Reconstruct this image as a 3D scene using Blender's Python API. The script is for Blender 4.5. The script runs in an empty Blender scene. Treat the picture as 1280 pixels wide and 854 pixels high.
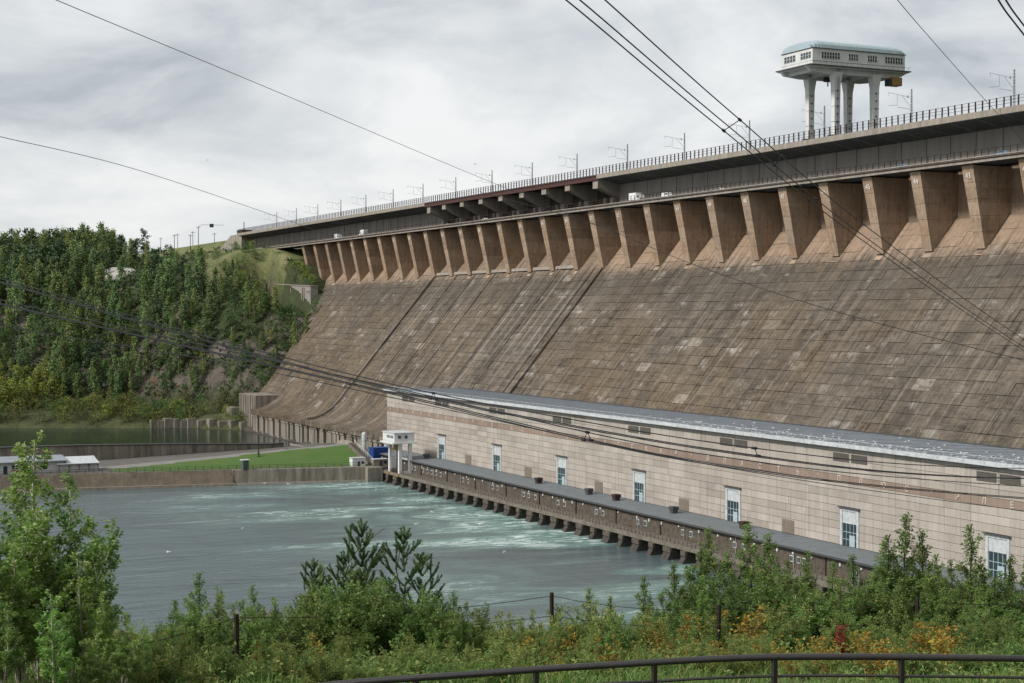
import bpy, bmesh, math, random
import numpy as np
from mathutils import Vector, Matrix, noise as mnoise
R = math.radians
rnd = random.Random(7)

# ------------------------------------------------------------------ camera, world, sun, exposure
sc = bpy.context.scene
COL = sc.collection
F_PX, VPX, HORY = 2000.0, -300.0, 390.0           # focal length in photo pixels, vanishing point of the dam axis, horizon row
PITCH = math.atan((427 - HORY) / F_PX)
TH = math.atan((640 - VPX) * math.cos(PITCH) / F_PX)
FW = Vector((-math.cos(TH) * math.cos(PITCH), math.sin(TH) * math.cos(PITCH), -math.sin(PITCH)))
RT = Vector((math.sin(TH), math.cos(TH), 0))
UPV = RT.cross(FW)
CAM = Vector((0, 0, 64.5))
cd = bpy.data.cameras.new('camera'); cam = bpy.data.objects.new('camera', cd); COL.objects.link(cam)
cam.matrix_world = Matrix(((RT.x, UPV.x, -FW.x, CAM.x), (RT.y, UPV.y, -FW.y, CAM.y), (RT.z, UPV.z, -FW.z, CAM.z), (0, 0, 0, 1)))
cd.sensor_width = 36.0; cd.lens = 36.0 * F_PX / 1280.0; cd.clip_start = 0.5; cd.clip_end = 20000
sc.camera = cam

def ray(u, v): return FW + RT * ((u - 640) / F_PX) - UPV * ((v - 427) / F_PX)
def onX(u, v, x): d = ray(u, v); return CAM + d * ((x - CAM.x) / d.x)
def onY(u, v, y): d = ray(u, v); return CAM + d * ((y - CAM.y) / d.y)
def onZ(u, v, z): d = ray(u, v); return CAM + d * ((z - CAM.z) / d.z)
def atD(u, v, dep): return CAM + ray(u, v) * dep

SUN_EL, SUN_AZ = 40, 176          # degrees; azimuth measured from +Y towards +X
world = bpy.data.worlds.new('World'); sc.world = world; world.use_nodes = True
wn, wl = world.node_tree.nodes, world.node_tree.links
wn.clear()
def wnode(t, **k):
    n = wn.new(t)
    for a, b in k.items(): setattr(n, a, b)
    return n
wo = wnode('ShaderNodeOutputWorld'); mixs = wnode('ShaderNodeMixShader')
bg1 = wnode('ShaderNodeBackground'); bg2 = wnode('ShaderNodeBackground')
sky = wnode('ShaderNodeTexSky', sky_type='NISHITA', sun_disc=False)
sky.sun_elevation = R(SUN_EL); sky.sun_rotation = R(SUN_AZ); sky.dust_density = 3.0
bg1.inputs['Strength'].default_value = 0.10
wl.new(sky.outputs[0], bg1.inputs['Color'])
tc = wnode('ShaderNodeTexCoord'); sp = wnode('ShaderNodeSeparateXYZ'); wl.new(tc.outputs['Generated'], sp.inputs[0])
def wmath(op, a, b=None, clamp=False):
    n = wnode('ShaderNodeMath', operation=op); n.use_clamp = clamp
    for i, x in enumerate((a, b)):
        if x is None: continue
        if isinstance(x, (int, float)): n.inputs[i].default_value = x
        else: wl.new(x, n.inputs[i])
    return n.outputs[0]
cb = wnode('ShaderNodeCombineXYZ')
wl.new(sp.outputs[0], cb.inputs[0]); wl.new(sp.outputs[1], cb.inputs[1]); wl.new(wmath('MULTIPLY', sp.outputs[2], 2.6), cb.inputs[2])
def wnoise(scale, detail, rough, off, dist=0.0):
    m = wnode('ShaderNodeVectorMath', operation='ADD'); wl.new(cb.outputs[0], m.inputs[0]); m.inputs[1].default_value = off
    n = wnode('ShaderNodeTexNoise'); n.inputs['Scale'].default_value = scale; n.inputs['Detail'].default_value = detail
    n.inputs['Roughness'].default_value = rough; n.inputs['Distortion'].default_value = dist
    wl.new(m.outputs[0], n.inputs['Vector']); return n.outputs[0]
big = wnoise(2.9, 7, 0.55, (3.6, 2.9, 0.4), 0.5); mid = wnoise(8.5, 8, 0.58, (9.0, 4.2, 2), 0.6)
cl = wmath('ADD', wmath('MULTIPLY', big, 0.72), wmath('MULTIPLY', mid, 0.28))
rampw = wnode('ShaderNodeValToRGB'); wl.new(cl, rampw.inputs[0])
e = rampw.color_ramp.elements
e[0].position = 0.39; e[0].color = (0.47, 0.51, 0.55, 1)
e[1].position = 0.60; e[1].color = (0.90, 0.91, 0.91, 1)
m_ = e.new(0.475); m_.color = (0.67, 0.70, 0.725, 1)
wl.new(rampw.outputs[0], bg2.inputs['Color']); bg2.inputs['Strength'].default_value = 0.62
mixs.inputs[0].default_value = 0.94
wl.new(bg1.outputs[0], mixs.inputs[1]); wl.new(bg2.outputs[0], mixs.inputs[2]); wl.new(mixs.outputs[0], wo.inputs[0])

sd = bpy.data.lights.new('sun', 'SUN'); sun = bpy.data.objects.new('sun', sd); COL.objects.link(sun)
sd.energy = 2.1; sd.angle = R(10); sd.color = (1.0, 0.96, 0.90)
sv = Vector((math.sin(R(SUN_AZ)) * math.cos(R(SUN_EL)), math.cos(R(SUN_AZ)) * math.cos(R(SUN_EL)), math.sin(R(SUN_EL))))
sun.rotation_euler = sv.to_track_quat('Z', 'Y').to_euler(); sun.location = (0, 0, 300)
vs = sc.view_settings; vs.view_transform = 'Standard'; vs.look = 'None'; vs.exposure = 0.72; vs.gamma = 1.0; vs.use_curve_mapping = False
sc.render.resolution_x, sc.render.resolution_y = 1024, 683
sc.cycles.max_bounces = 5; sc.cycles.diffuse_bounces = 2; sc.cycles.transparent_max_bounces = 6

# ------------------------------------------------------------------ material helpers
class NT:
    def __init__(s, name):
        s.m = bpy.data.materials.new(name); s.m.use_nodes = True
        s.n, s.l = s.m.node_tree.nodes, s.m.node_tree.links
        s.b = s.n['Principled BSDF']; s.b.inputs['Specular IOR Level'].default_value = 0.25
        s.pos = s.new('ShaderNodeNewGeometry').outputs['Position']
    def new(s, t, **k):
        n = s.n.new(t)
        for a, b in k.items(): setattr(n, a, b)
        return n
    def link(s, a, b): s.l.new(a, b)
    def val(s, n, i, x):
        if x is None: return
        if hasattr(x, 'is_output'): s.l.new(x, n.inputs[i])
        else: n.inputs[i].default_value = x
    def math(s, op, a, b=None, clamp=False):
        n = s.new('ShaderNodeMath', operation=op); n.use_clamp = clamp; s.val(n, 0, a); s.val(n, 1, b); return n.outputs[0]
    def scale(s, v, sx, sy, sz):
        n = s.new('ShaderNodeVectorMath', operation='MULTIPLY'); s.l.new(v, n.inputs[0]); n.inputs[1].default_value = (sx, sy, sz); return n.outputs[0]
    def noise(s, v, scale=1.0, detail=4, rough=0.55, dist=0.0):
        n = s.new('ShaderNodeTexNoise'); s.l.new(v, n.inputs['Vector'])
        n.inputs['Scale'].default_value = scale; n.inputs['Detail'].default_value = detail
        n.inputs['Roughness'].default_value = rough; n.inputs['Distortion'].default_value = dist
        return n.outputs[0]
    def rng(s, x, a, b, c=0.0, d=1.0):
        n = s.new('ShaderNodeMapRange'); n.clamp = True; s.val(n, 0, x)
        for i, q in enumerate((a, b, c, d)): n.inputs[i + 1].default_value = q
        return n.outputs[0]
    def mix(s, f, a, b, mode='MIX'):
        n = s.new('ShaderNodeMix', data_type='RGBA', blend_type=mode); n.clamp_factor = True
        s.val(n, 0, f)
        for i, x in ((6, a), (7, b)):
            if hasattr(x, 'is_output'): s.l.new(x, n.inputs[i])
            else: n.inputs[i].default_value = (x[0], x[1], x[2], 1)
        return n.outputs[2]
    def sep(s, v):
        n = s.new('ShaderNodeSeparateXYZ'); s.l.new(v, n.inputs[0]); return n.outputs
    def comb(s, x, y, z):
        n = s.new('ShaderNodeCombineXYZ'); s.val(n, 0, x); s.val(n, 1, y); s.val(n, 2, z); return n.outputs[0]
    def white(s, v):
        n = s.new('ShaderNodeTexWhiteNoise', noise_dimensions='3D'); s.l.new(v, n.inputs[0]); return n.outputs[0]
    def bump(s, h, strength, dist):
        n = s.new('ShaderNodeBump'); n.inputs['Strength'].default_value = strength; n.inputs['Distance'].default_value = dist
        s.l.new(h, n.inputs['Height']); s.l.new(n.outputs[0], s.b.inputs['Normal'])
    def done(s, col, rough=0.85, metal=0.0):
        if hasattr(col, 'is_output'): s.l.new(col, s.b.inputs['Base Color'])
        else: s.b.inputs['Base Color'].default_value = (*col, 1)
        s.val(s.b, 'Roughness', rough); s.b.inputs['Metallic'].default_value = metal
        return s.m
    def __getitem__(s, k): return s.b.inputs[k]

def simple(name, c1, c2=None, scale=1.0, rough=0.8, bump=0.0, streak=False, metal=0.0, spec=None):
    t = NT(name); c2 = c2 or tuple(x * 0.7 for x in c1)
    v = t.scale(t.pos, 1, 1, 0.12) if streak else t.pos
    n = t.noise(v, scale, 6, 0.62)
    n2 = t.noise(t.pos, scale * 5.3, 4, 0.6)
    f = t.rng(t.math('ADD', t.math('MULTIPLY', n, 0.7), t.math('MULTIPLY', n2, 0.3)), 0.33, 0.67)
    if bump: t.bump(n2, bump, 0.05)
    if spec is not None: t['Specular IOR Level'].default_value = spec
    return t.done(t.mix(f, c1, c2), rough, metal)

# --- dam concrete: lift-by-lift patches, long run-off streaks, lime, black growth; tan where the piers shelter it
def face_material():
    t = NT('dam_face_concrete'); x, y, z = t.sep(t.pos)
    cell = t.white(t.comb(t.math('FLOOR', t.math('DIVIDE', t.math('ADD', x, 325.2 - 3.0), 7.3333)), 0.0, t.math('FLOOR', t.math('DIVIDE', t.math('SUBTRACT', z, 26.0), 3.0))))
    cell2 = t.white(t.comb(t.math('FLOOR', t.math('DIVIDE', t.math('ADD', x, 325.2 - 3.0), 3.6667)), 5.0, t.math('FLOOR', t.math('DIVIDE', t.math('SUBTRACT', z, 26.0), 1.5))))
    streak = t.noise(t.comb(t.math('MULTIPLY', x, 0.55), 0.0, t.math('MULTIPLY', z, 0.022)), 1.0, 7, 0.66)
    broad = t.noise(t.pos, 0.035, 4, 0.55)
    fine = t.noise(t.pos, 0.55, 7, 0.68)
    course = t.noise(t.comb(t.math('MULTIPLY', x, 0.12), 0.0, t.math('MULTIPLY', z, 0.9)), 1.0, 4, 0.6)
    s = t.math('ADD', t.math('MULTIPLY', cell, 0.07), t.math('MULTIPLY', cell2, 0.06))
    s = t.math('ADD', s, t.math('MULTIPLY', streak, 0.66)); s = t.math('ADD', s, t.math('MULTIPLY', fine, 0.34))
    s = t.math('ADD', s, t.math('MULTIPLY', broad, 0.25)); s = t.math('ADD', s, t.math('MULTIPLY', course, 0.30))
    board = t.noise(t.comb(t.math('MULTIPLY', x, 0.22), 0.0, t.math('MULTIPLY', z, 3.2)), 1.0, 5, 0.7)
    thin = t.noise(t.comb(t.math('MULTIPLY', x, 2.6), 4.0, t.math('MULTIPLY', z, 0.10)), 1.0, 5, 0.7)
    grit = t.noise(t.pos, 1.7, 6, 0.75)
    s = t.math('ADD', s, t.math('ADD', t.math('MULTIPLY', t.math('SUBTRACT', board, 0.5), 0.34), t.math('ADD', t.math('MULTIPLY', t.math('SUBTRACT', thin, 0.5), 0.30), t.math('MULTIPLY', t.math('SUBTRACT', grit, 0.5), 0.36))))
    f = t.rng(s, 0.62, 1.0)
    col = t.mix(f, (0.026, 0.022, 0.018), (0.182, 0.152, 0.118))
    # warm / grey drift
    col = t.mix(t.rng(t.noise(t.pos, 0.02, 3), 0.4, 0.65), col, t.mix(1.0, col, (1.0, 0.90, 0.77), 'MULTIPLY'))
    # spillway chute (between the guide walls) is smoother with pale and dark runs
    spill = t.math('MULTIPLY', t.rng(x, -744, -742), t.rng(x, -566, -568))
    run = t.noise(t.comb(t.math('MULTIPLY', x, 0.33), 3.0, t.math('MULTIPLY', z, 0.006)), 1.0, 5, 0.6)
    col = t.mix(t.math('MULTIPLY', spill, t.rng(run, 0.56, 0.66)), col, (0.285, 0.262, 0.235))
    col = t.mix(t.math('MULTIPLY', spill, t.rng(run, 0.42, 0.33)), col, (0.058, 0.052, 0.046))
    # black growth
    dk = t.math('MULTIPLY', t.rng(t.noise(t.scale(t.pos, 0.10, 0.05, 0.05), 1.0, 6, 0.6), 0.52, 0.66), t.rng(streak, 0.38, 0.6))
    col = t.mix(t.math('MULTIPLY', dk, 0.75), col, (0.040, 0.036, 0.032))
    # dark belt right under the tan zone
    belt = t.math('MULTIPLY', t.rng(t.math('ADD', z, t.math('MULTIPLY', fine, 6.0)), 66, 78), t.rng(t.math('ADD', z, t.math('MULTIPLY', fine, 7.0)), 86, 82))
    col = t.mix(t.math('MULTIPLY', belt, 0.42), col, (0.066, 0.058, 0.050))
    # lime bloom below lift joints
    lz = t.math('FRACT', t.math('DIVIDE', t.math('SUBTRACT', z, 26.0), 3.0))
    lime = t.math('MULTIPLY', t.rng(t.noise(t.comb(t.math('MULTIPLY', x, 0.09), 9.0, t.math('MULTIPLY', z, 0.16)), 1.0, 5, 0.62), 0.565, 0.66), t.rng(t.noise(t.comb(t.math('MULTIPLY', x, 1.1), 2.0, t.math('MULTIPLY', z, 0.1)), 1.0, 3), 0.40, 0.62))
    lime = t.math('MULTIPLY', lime, t.rng(lz, 0.05, 0.75, 0.25, 1.0))
    col = t.mix(t.math('MULTIPLY', lime, 0.9), col, (0.40, 0.375, 0.34))
    # a few freshly repaired pale panels
    fresh = t.math('MULTIPLY', t.rng(cell, 0.990, 0.993), t.rng(fine, 0.36, 0.55))
    col = t.mix(t.math('MULTIPLY', fresh, 0.7), col, (0.30, 0.265, 0.225))
    # tan sheltered concrete near the piers
    tz = t.rng(t.math('ADD', t.math('ADD', z, t.math('MULTIPLY', streak, 12.0)), t.math('MULTIPLY', fine, 6.0)), 88.0, 93.5)
    tan = t.mix(t.rng(t.math('ADD', t.math('MULTIPLY', streak, 0.6), t.math('MULTIPLY', fine, 0.4)), 0.36, 0.66), (0.215, 0.150, 0.105), (0.40, 0.295, 0.215))
    col = t.mix(t.math('MULTIPLY', tz, t.math('SUBTRACT', 1.0, t.math('MULTIPLY', spill, 0.45))), col, tan)
    # dark lines drawn into the colour along the block joints
    jd = t.math('ABSOLUTE', t.math('SUBTRACT', t.math('FRACT', t.math('DIVIDE', t.math('ADD', x, 325.2 - 3.0 + 3.6667), 7.3333)), 0.5))
    col = t.mix(t.math('MULTIPLY', t.rng(t.math('ADD', jd, t.math('MULTIPLY', grit, 0.012)), 0.018, 0.010), t.rng(broad, 0.35, 0.55, 0.25, 0.8)), col, (0.030, 0.027, 0.023))
    jh = t.math('ABSOLUTE', t.math('SUBTRACT', t.math('FRACT', t.math('DIVIDE', t.math('SUBTRACT', z, 24.5), 3.0)), 0.5))
    col = t.mix(t.math('MULTIPLY', t.rng(t.math('ADD', jh, t.math('MULTIPLY', grit, 0.03)), 0.050, 0.028), t.rng(t.noise(t.comb(t.math('MULTIPLY', x, 0.11), 7.0, t.math('MULTIPLY', z, 0.3)), 1.0, 3), 0.46, 0.62, 0.0, 0.6)), col, (0.030, 0.027, 0.023))
    # long pale run-off streaks
    lr = t.noise(t.comb(t.math('MULTIPLY', x, 0.85), 11.0, t.math('MULTIPLY', z, 0.014)), 1.0, 6, 0.66)
    col = t.mix(t.math('MULTIPLY', t.rng(lr, 0.57, 0.68), 0.38), col, (0.31, 0.28, 0.24))
    # pale sealed joints running down the slope, broken up
    jx = t.math('ABSOLUTE', t.math('SUBTRACT', t.math('FRACT', t.math('DIVIDE', t.math('ADD', x, 325.2 - 3.0), 3.6667)), 0.5))
    jl = t.math('MULTIPLY', t.rng(jx, 0.475, 0.485), t.rng(t.noise(t.comb(t.math('MULTIPLY', x, 0.21), 6.0, t.math('MULTIPLY', z, 0.05)), 1.0, 4, 0.6), 0.50, 0.60))
    col = t.mix(t.math('MULTIPLY', jl, 0.55), col, (0.36, 0.33, 0.29))
    # moss in a few joints
    ms = t.math('MULTIPLY', t.rng(t.noise(t.pos, 0.22, 4), 0.68, 0.74), t.rng(lz, 0.9, 1.0))
    col = t.mix(t.math('MULTIPLY', ms, 0.8), col, (0.05, 0.065, 0.02))
    t.bump(t.math('ADD', fine, t.math('ADD', t.math('MULTIPLY', course, 0.6), grit)), 0.6, 0.35)
    return t.done(col, 0.92)

def pier_material():
    t = NT('pier_concrete'); x, y, z = t.sep(t.pos)
    streak = t.noise(t.scale(t.pos, 0.9, 0.9, 0.05), 1.0, 6, 0.65)
    fine = t.noise(t.pos, 0.8, 6, 0.65)
    lift = t.white(t.comb(t.math('FLOOR', t.math('DIVIDE', t.math('ADD', x, 336.0), 22.0)), 0.0, t.math('FLOOR', t.math('DIVIDE', z, 4.3))))
    s = t.math('ADD', t.math('ADD', t.math('MULTIPLY', streak, 0.6), t.math('MULTIPLY', fine, 0.4)), t.math('MULTIPLY', lift, 0.13))
    col = t.mix(t.rng(s, 0.40, 0.72), (0.21, 0.146, 0.10), (0.46, 0.345, 0.25))
    col = t.mix(t.math('MULTIPLY', t.rng(streak, 0.56, 0.70), 0.6), col, (0.055, 0.045, 0.038))
    col = t.mix(t.math('MULTIPLY', t.rng(t.noise(t.pos, 0.13, 3), 0.54, 0.66), 0.5), col, (0.30, 0.175, 0.10))
    grey = t.rng(t.white(t.comb(t.math('FLOOR', t.math('DIVIDE', t.math('ADD', x, 336.0), 22.0)), 3.0, t.math('FLOOR', t.math('DIVIDE', z, 8.6)))), 0.86, 0.88)
    col = t.mix(t.math('MULTIPLY', grey, 0.22), col, (0.24, 0.215, 0.185))
    t.bump(fine, 0.4, 0.2)
    return t.done(col, 0.9)

def facade_material(name, a, b, cw=8.235, ch=1.825):
    t = NT(name); x, y, z = t.sep(t.pos)
    c = t.white(t.comb(t.math('FLOOR', t.math('DIVIDE', t.math("ADD", x, 254.48), cw)), 1.0, t.math('FLOOR', t.math('DIVIDE', t.math('SUBTRACT', z, 9.7), ch))))
    c2 = t.white(t.comb(t.math('FLOOR', t.math('DIVIDE', x, cw / 2)), 2.0, t.math('FLOOR', t.math('DIVIDE', t.math('SUBTRACT', z, 9.7), ch))))
    st = t.noise(t.scale(t.pos, 0.5, 0.5, 0.07), 1.0, 5, 0.6); fine = t.noise(t.pos, 1.6, 6, 0.7)
    blot = t.noise(t.pos, 0.06, 3)
    s = t.math('ADD', t.math('MULTIPLY', c, 0.16), t.math('MULTIPLY', c2, 0.10))
    s = t.math('ADD', s, t.math('MULTIPLY', st, 0.34)); s = t.math('ADD', s, t.math('MULTIPLY', fine, 0.30)); s = t.math('ADD', s, t.math('MULTIPLY', blot, 0.25))
    col = t.mix(t.rng(s, 0.40, 0.76), a, b)
    run = t.math('MULTIPLY', t.rng(t.noise(t.scale(t.pos, 1.3, 1, 0.04), 1.0, 4), 0.54, 0.70), 0.5)
    col = t.mix(run, col, tuple(q * 0.55 for q in a))
    t.bump(fine, 0.25, 0.05)
    return t.done(col, 0.85)

def leaf_material(name, c1, c2, c3=None, hue=0.25, trans=0.35, rough=0.6):
    t = NT(name); g = t.new('ShaderNodeNewGeometry'); oi = t.new('ShaderNodeObjectInfo')
    isl = g.outputs['Random Per Island']
    col = t.mix(isl, c1, c2)
    if c3 is not None: col = t.mix(t.rng(t.white(t.comb(isl, 0.3, 0.7)), 1 - hue, 1.0 - hue + 0.05), col, c3)
    hs = t.new('ShaderNodeHueSaturation'); t.link(col, hs.inputs['Color'])
    t.link(t.rng(oi.outputs['Random'], 0, 1, 0.485, 0.515), hs.inputs['Hue']); t.link(t.rng(t.white(t.comb(oi.outputs['Random'], 0.0, 0.0)), 0, 1, 0.72, 1.22), hs.inputs['Value'])
    col = hs.outputs[0]
    tr = t.new('ShaderNodeBsdfTranslucent'); t.link(col, tr.inputs[0])
    mx = t.new('ShaderNodeMixShader'); mx.inputs[0].default_value = trans
    t.link(t.b.outputs[0], mx.inputs[1]); t.link(tr.outputs[0], mx.inputs[2])
    out = t.n['Material Output']; t.link(mx.outputs[0], out.inputs[0])
    return t.done(col, rough)

def water_material():
    t = NT('river_water'); x, y, z = t.sep(t.pos)
    # flow leaves the hall towards -Y: everything is drawn out along Y
    flow = t.comb(t.math('MULTIPLY', x, 1.0), t.math('MULTIPLY', y, 0.30), 0.0)
    w1 = t.noise(flow, 0.30, 6, 0.62, 0.5); w2 = t.noise(flow, 0.07, 4, 0.55, 0.6); w3 = t.noise(t.pos, 1.1, 3, 0.6)
    near = t.rng(t.math('ADD', y, t.math('MULTIPLY', w2, 60.0)), 135.0, 222.0)      # boiling water by the draft tubes
    near = t.math('MULTIPLY', near, t.rng(x, -590.0, -560.0))
    boil = t.noise(t.comb(x, t.math('MULTIPLY', y, 0.42), 3.0), 0.030, 5, 0.58, 1.0)
    h = t.math('ADD', t.math('ADD', t.math('MULTIPLY', w1, 1.0), t.math('MULTIPLY', w2, 1.6)), t.math('MULTIPLY', w3, 0.25))
    h = t.math('MULTIPLY', h, t.rng(x, -690.0, -640.0, 0.25, 1.0))
    t.bump(h, 0.62, 0.8)
    foamn = t.noise(t.comb(x, t.math('MULTIPLY', y, 0.36), 8.0), 0.24, 9, 0.76, 1.6)
    fb = t.math('MULTIPLY', t.rng(foamn, 0.49, 0.61), t.rng(boil, 0.47, 0.60))
    foam = t.math('MULTIPLY', fb, near)
    bub = t.math('MULTIPLY', near, t.rng(boil, 0.40, 0.56))
    col = t.mix(t.math('MULTIPLY', bub, 0.85), t.mix(t.rng(x, -640.0, -690.0), (0.080, 0.112, 0.122), (0.006, 0.020, 0.018)), (0.17, 0.30, 0.27))  # far channel: the dark hillside's reflection is put into the base colour
    thin = t.math('MULTIPLY', t.rng(t.noise(t.comb(x, t.math('MULTIPLY', y, 0.12), 1.0), 0.11, 6, 0.68, 0.8), 0.62, 0.70), 0.35)
    thin = t.math('MULTIPLY', thin, t.rng(x, -600.0, -570.0))
    col = t.mix(t.math('MAXIMUM', foam, thin), col, (0.62, 0.68, 0.67))
    t['IOR'].default_value = 1.33; t['Specular IOR Level'].default_value = 0.5
    rough = t.math('ADD', t.math('MULTIPLY', foam, 0.5), t.math('MULTIPLY', t.rng(t.noise(flow, 0.02, 3), 0.35, 0.65, 0.10, 0.24), t.rng(x, -690.0, -640.0, 0.4, 1.0)))
    return t.done(col, rough)

def terrain_material():
    t = NT('terrain_ground'); x, y, z = t.sep(t.pos)
    at = t.new('ShaderNodeAttribute'); at.attribute_name = 'grass'
    at2 = t.new('ShaderNodeAttribute'); at2.attribute_name = 'rock'
    n1 = t.noise(t.pos, 0.08, 6, 0.65); n2 = t.noise(t.pos, 0.6, 5, 0.65); n3 = t.noise(t.scale(t.pos, 1, 1, 0.25), 0.11, 6, 0.7, 0.6)
    forest = t.mix(t.rng(n1, 0.35, 0.65), (0.026, 0.032, 0.016), (0.058, 0.072, 0.028))
    grass = t.mix(t.rng(n1, 0.4, 0.6), (0.075, 0.105, 0.030), (0.17, 0.165, 0.075))
    grass = t.mix(t.rng(n2, 0.45, 0.7), grass, (0.20, 0.185, 0.10))
    rock = t.mix(t.rng(n3, 0.38, 0.62), (0.045, 0.040, 0.035), (0.15, 0.125, 0.108))
    rock = t.mix(t.rng(t.noise(t.pos, 0.05, 4), 0.64, 0.70), rock, (0.13, 0.065, 0.042))
    col = t.mix(at.outputs['Fac'], forest, grass)
    col = t.mix(t.math('MULTIPLY', at2.outputs['Fac'], t.rng(n3, 0.42, 0.52)), col, rock)
    t.bump(t.math('ADD', n2, n3), 0.8, 1.0)
    return t.done(col, 0.95)

M = {}
M['face'] = face_material(); M['pier'] = pier_material()
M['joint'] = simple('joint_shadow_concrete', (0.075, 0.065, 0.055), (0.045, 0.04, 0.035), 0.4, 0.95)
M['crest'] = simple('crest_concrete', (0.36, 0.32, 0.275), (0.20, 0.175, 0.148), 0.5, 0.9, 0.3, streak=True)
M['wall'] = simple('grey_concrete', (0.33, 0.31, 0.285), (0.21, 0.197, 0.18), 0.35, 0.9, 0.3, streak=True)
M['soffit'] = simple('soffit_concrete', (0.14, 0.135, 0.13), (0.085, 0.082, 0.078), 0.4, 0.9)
M['rustred'] = simple('rust_red_paint', (0.090, 0.038, 0.030), (0.055, 0.028, 0.024), 1.2, 0.6)
M['rust'] = simple('dark_rusty_steel', (0.060, 0.036, 0.030), (0.030, 0.024, 0.023), 1.5, 0.7)
M['steel'] = simple('dark_grey_steel', (0.075, 0.078, 0.082), (0.045, 0.045, 0.047), 2.0, 0.55, spec=0.4)
M['galv'] = simple('galvanised_steel', (0.30, 0.31, 0.32), (0.20, 0.21, 0.22), 2.0, 0.5, spec=0.4)
M['toe'] = simple('weathered_toe_concrete', (0.34, 0.305, 0.255), (0.085, 0.073, 0.06), 0.45, 0.95, 0.4, streak=True)
M['bank'] = simple('brown_bank_concrete', (0.20, 0.165, 0.125), (0.095, 0.078, 0.060), 0.22, 0.95, 0.5)
M['annex'] = simple('dirty_annex_concrete', (0.150, 0.125, 0.100), (0.045, 0.038, 0.031), 0.8, 0.92, 0.4)
M['ledge'] = simple('ledge_concrete', (0.23, 0.205, 0.17), (0.095, 0.082, 0.068), 0.6, 0.9, 0.4)
M['facade'] = facade_material('pale_facade_panels', (0.285, 0.250, 0.218), (0.47, 0.422, 0.378))
M['band'] = facade_material('brown_band_panels', (0.205, 0.150, 0.120), (0.30, 0.228, 0.185))
M['facjoint'] = simple('facade_joint', (0.19, 0.155, 0.13), (0.135, 0.112, 0.092), 0.8, 0.9)
M['vent'] = simple('louvre_grey', (0.125, 0.115, 0.100), (0.085, 0.078, 0.068), 0.8, 0.7)
M['brownvent'] = simple('brown_grille', (0.23, 0.19, 0.16), (0.165, 0.135, 0.112), 0.8, 0.8)
M['roof'] = simple('blue_grey_roofing', (0.27, 0.30, 0.335), (0.17, 0.195, 0.225), 0.25, 0.5, 0.2, spec=0.4)
M['roof2'] = simple('annex_roofing', (0.165, 0.185, 0.195), (0.115, 0.130, 0.140), 0.3, 0.7, 0.2)
M['white'] = simple('weathered_white_paint', (0.70, 0.71, 0.70), (0.52, 0.52, 0.51), 0.5, 0.6, 0.1, streak=True)
M['fascia'] = simple('pale_fascia_metal', (0.60, 0.63, 0.64), (0.33, 0.35, 0.36), 0.9, 0.5)
M['bluegrey'] = simple('blue_grey_sheet_roof', (0.40, 0.485, 0.52), (0.31, 0.39, 0.425), 0.7, 0.5, spec=0.4)
M['glass'] = simple('window_glass', (0.030, 0.048, 0.055), (0.018, 0.03, 0.036), 0.4, 0.12, spec=0.6)
M['letter'] = simple('pale_letter_paint', (0.62, 0.57, 0.50), (0.50, 0.45, 0.39), 1.0, 0.8)
M['number'] = simple('white_number_paint', (0.80, 0.79, 0.76), (0.68, 0.66, 0.62), 1.0, 0.8)
M['yellow'] = simple('ochre_paint', (0.33, 0.20, 0.07), (0.22, 0.13, 0.055), 1.0, 0.6)
M['blue'] = simple('blue_paint', (0.020, 0.062, 0.24), (0.015, 0.045, 0.17), 0.8, 0.5)
M['redpaint'] = simple('red_paint', (0.40, 0.085, 0.05), (0.30, 0.07, 0.045), 0.8, 0.7)
M['booth'] = simple('grey_green_paint', (0.095, 0.125, 0.115), (0.06, 0.08, 0.075), 0.8, 0.6)
M['asphalt'] = simple('asphalt', (0.060, 0.062, 0.064), (0.042, 0.043, 0.045), 0.6, 0.9)
M['paleroad'] = simple('pale_concrete_road', (0.24, 0.23, 0.21), (0.16, 0.155, 0.145), 0.4, 0.9)
M['lawn'] = simple('mown_grass', (0.052, 0.118, 0.022), (0.088, 0.125, 0.036), 0.16, 0.95, 0.8)
M['paving'] = simple('yard_gravel', (0.14, 0.13, 0.118), (0.09, 0.085, 0.078), 0.5, 0.95, 0.5)
M['brightgrass'] = simple('embankment_grass', (0.085, 0.175, 0.035), (0.060, 0.120, 0.028), 0.15, 0.95, 0.8)
M['wire'] = simple('aluminium_conductor', (0.014, 0.015, 0.018), (0.01, 0.011, 0.013), 3.0, 0.5)
M['rail'] = simple('black_railing_paint', (0.020, 0.019, 0.019), (0.033, 0.029, 0.027), 9.0, 0.42, 0.15, spec=0.5)
M['post'] = simple('rusted_fence_post', (0.032, 0.022, 0.018), (0.018, 0.014, 0.013), 12.0, 0.8)
M['palerock'] = simple('pale_bare_rock', (0.46, 0.44, 0.41), (0.32, 0.30, 0.275), 0.3, 0.95, 0.6)
M['gull'] = simple('white_plumage', (0.84, 0.84, 0.83), (0.74, 0.75, 0.76), 3.0, 0.8)
M['gullgrey'] = simple('grey_plumage', (0.36, 0.38, 0.40), (0.28, 0.30, 0.32), 3.0, 0.8)
M['carwhite'] = simple('white_car_paint', (0.78, 0.78, 0.78), (0.70, 0.70, 0.70), 1.0, 0.3, spec=0.5)
M['carblue'] = simple('pale_blue_car_paint', (0.24, 0.36, 0.50), (0.20, 0.31, 0.44), 1.0, 0.3, spec=0.5)
M['cardark'] = simple('dark_car_paint', (0.03, 0.032, 0.036), (0.022, 0.024, 0.027), 1.0, 0.3, spec=0.5)
M['tyre'] = simple('tyre_rubber', (0.02, 0.02, 0.02), (0.014, 0.014, 0.014), 2.0, 0.9)
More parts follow.
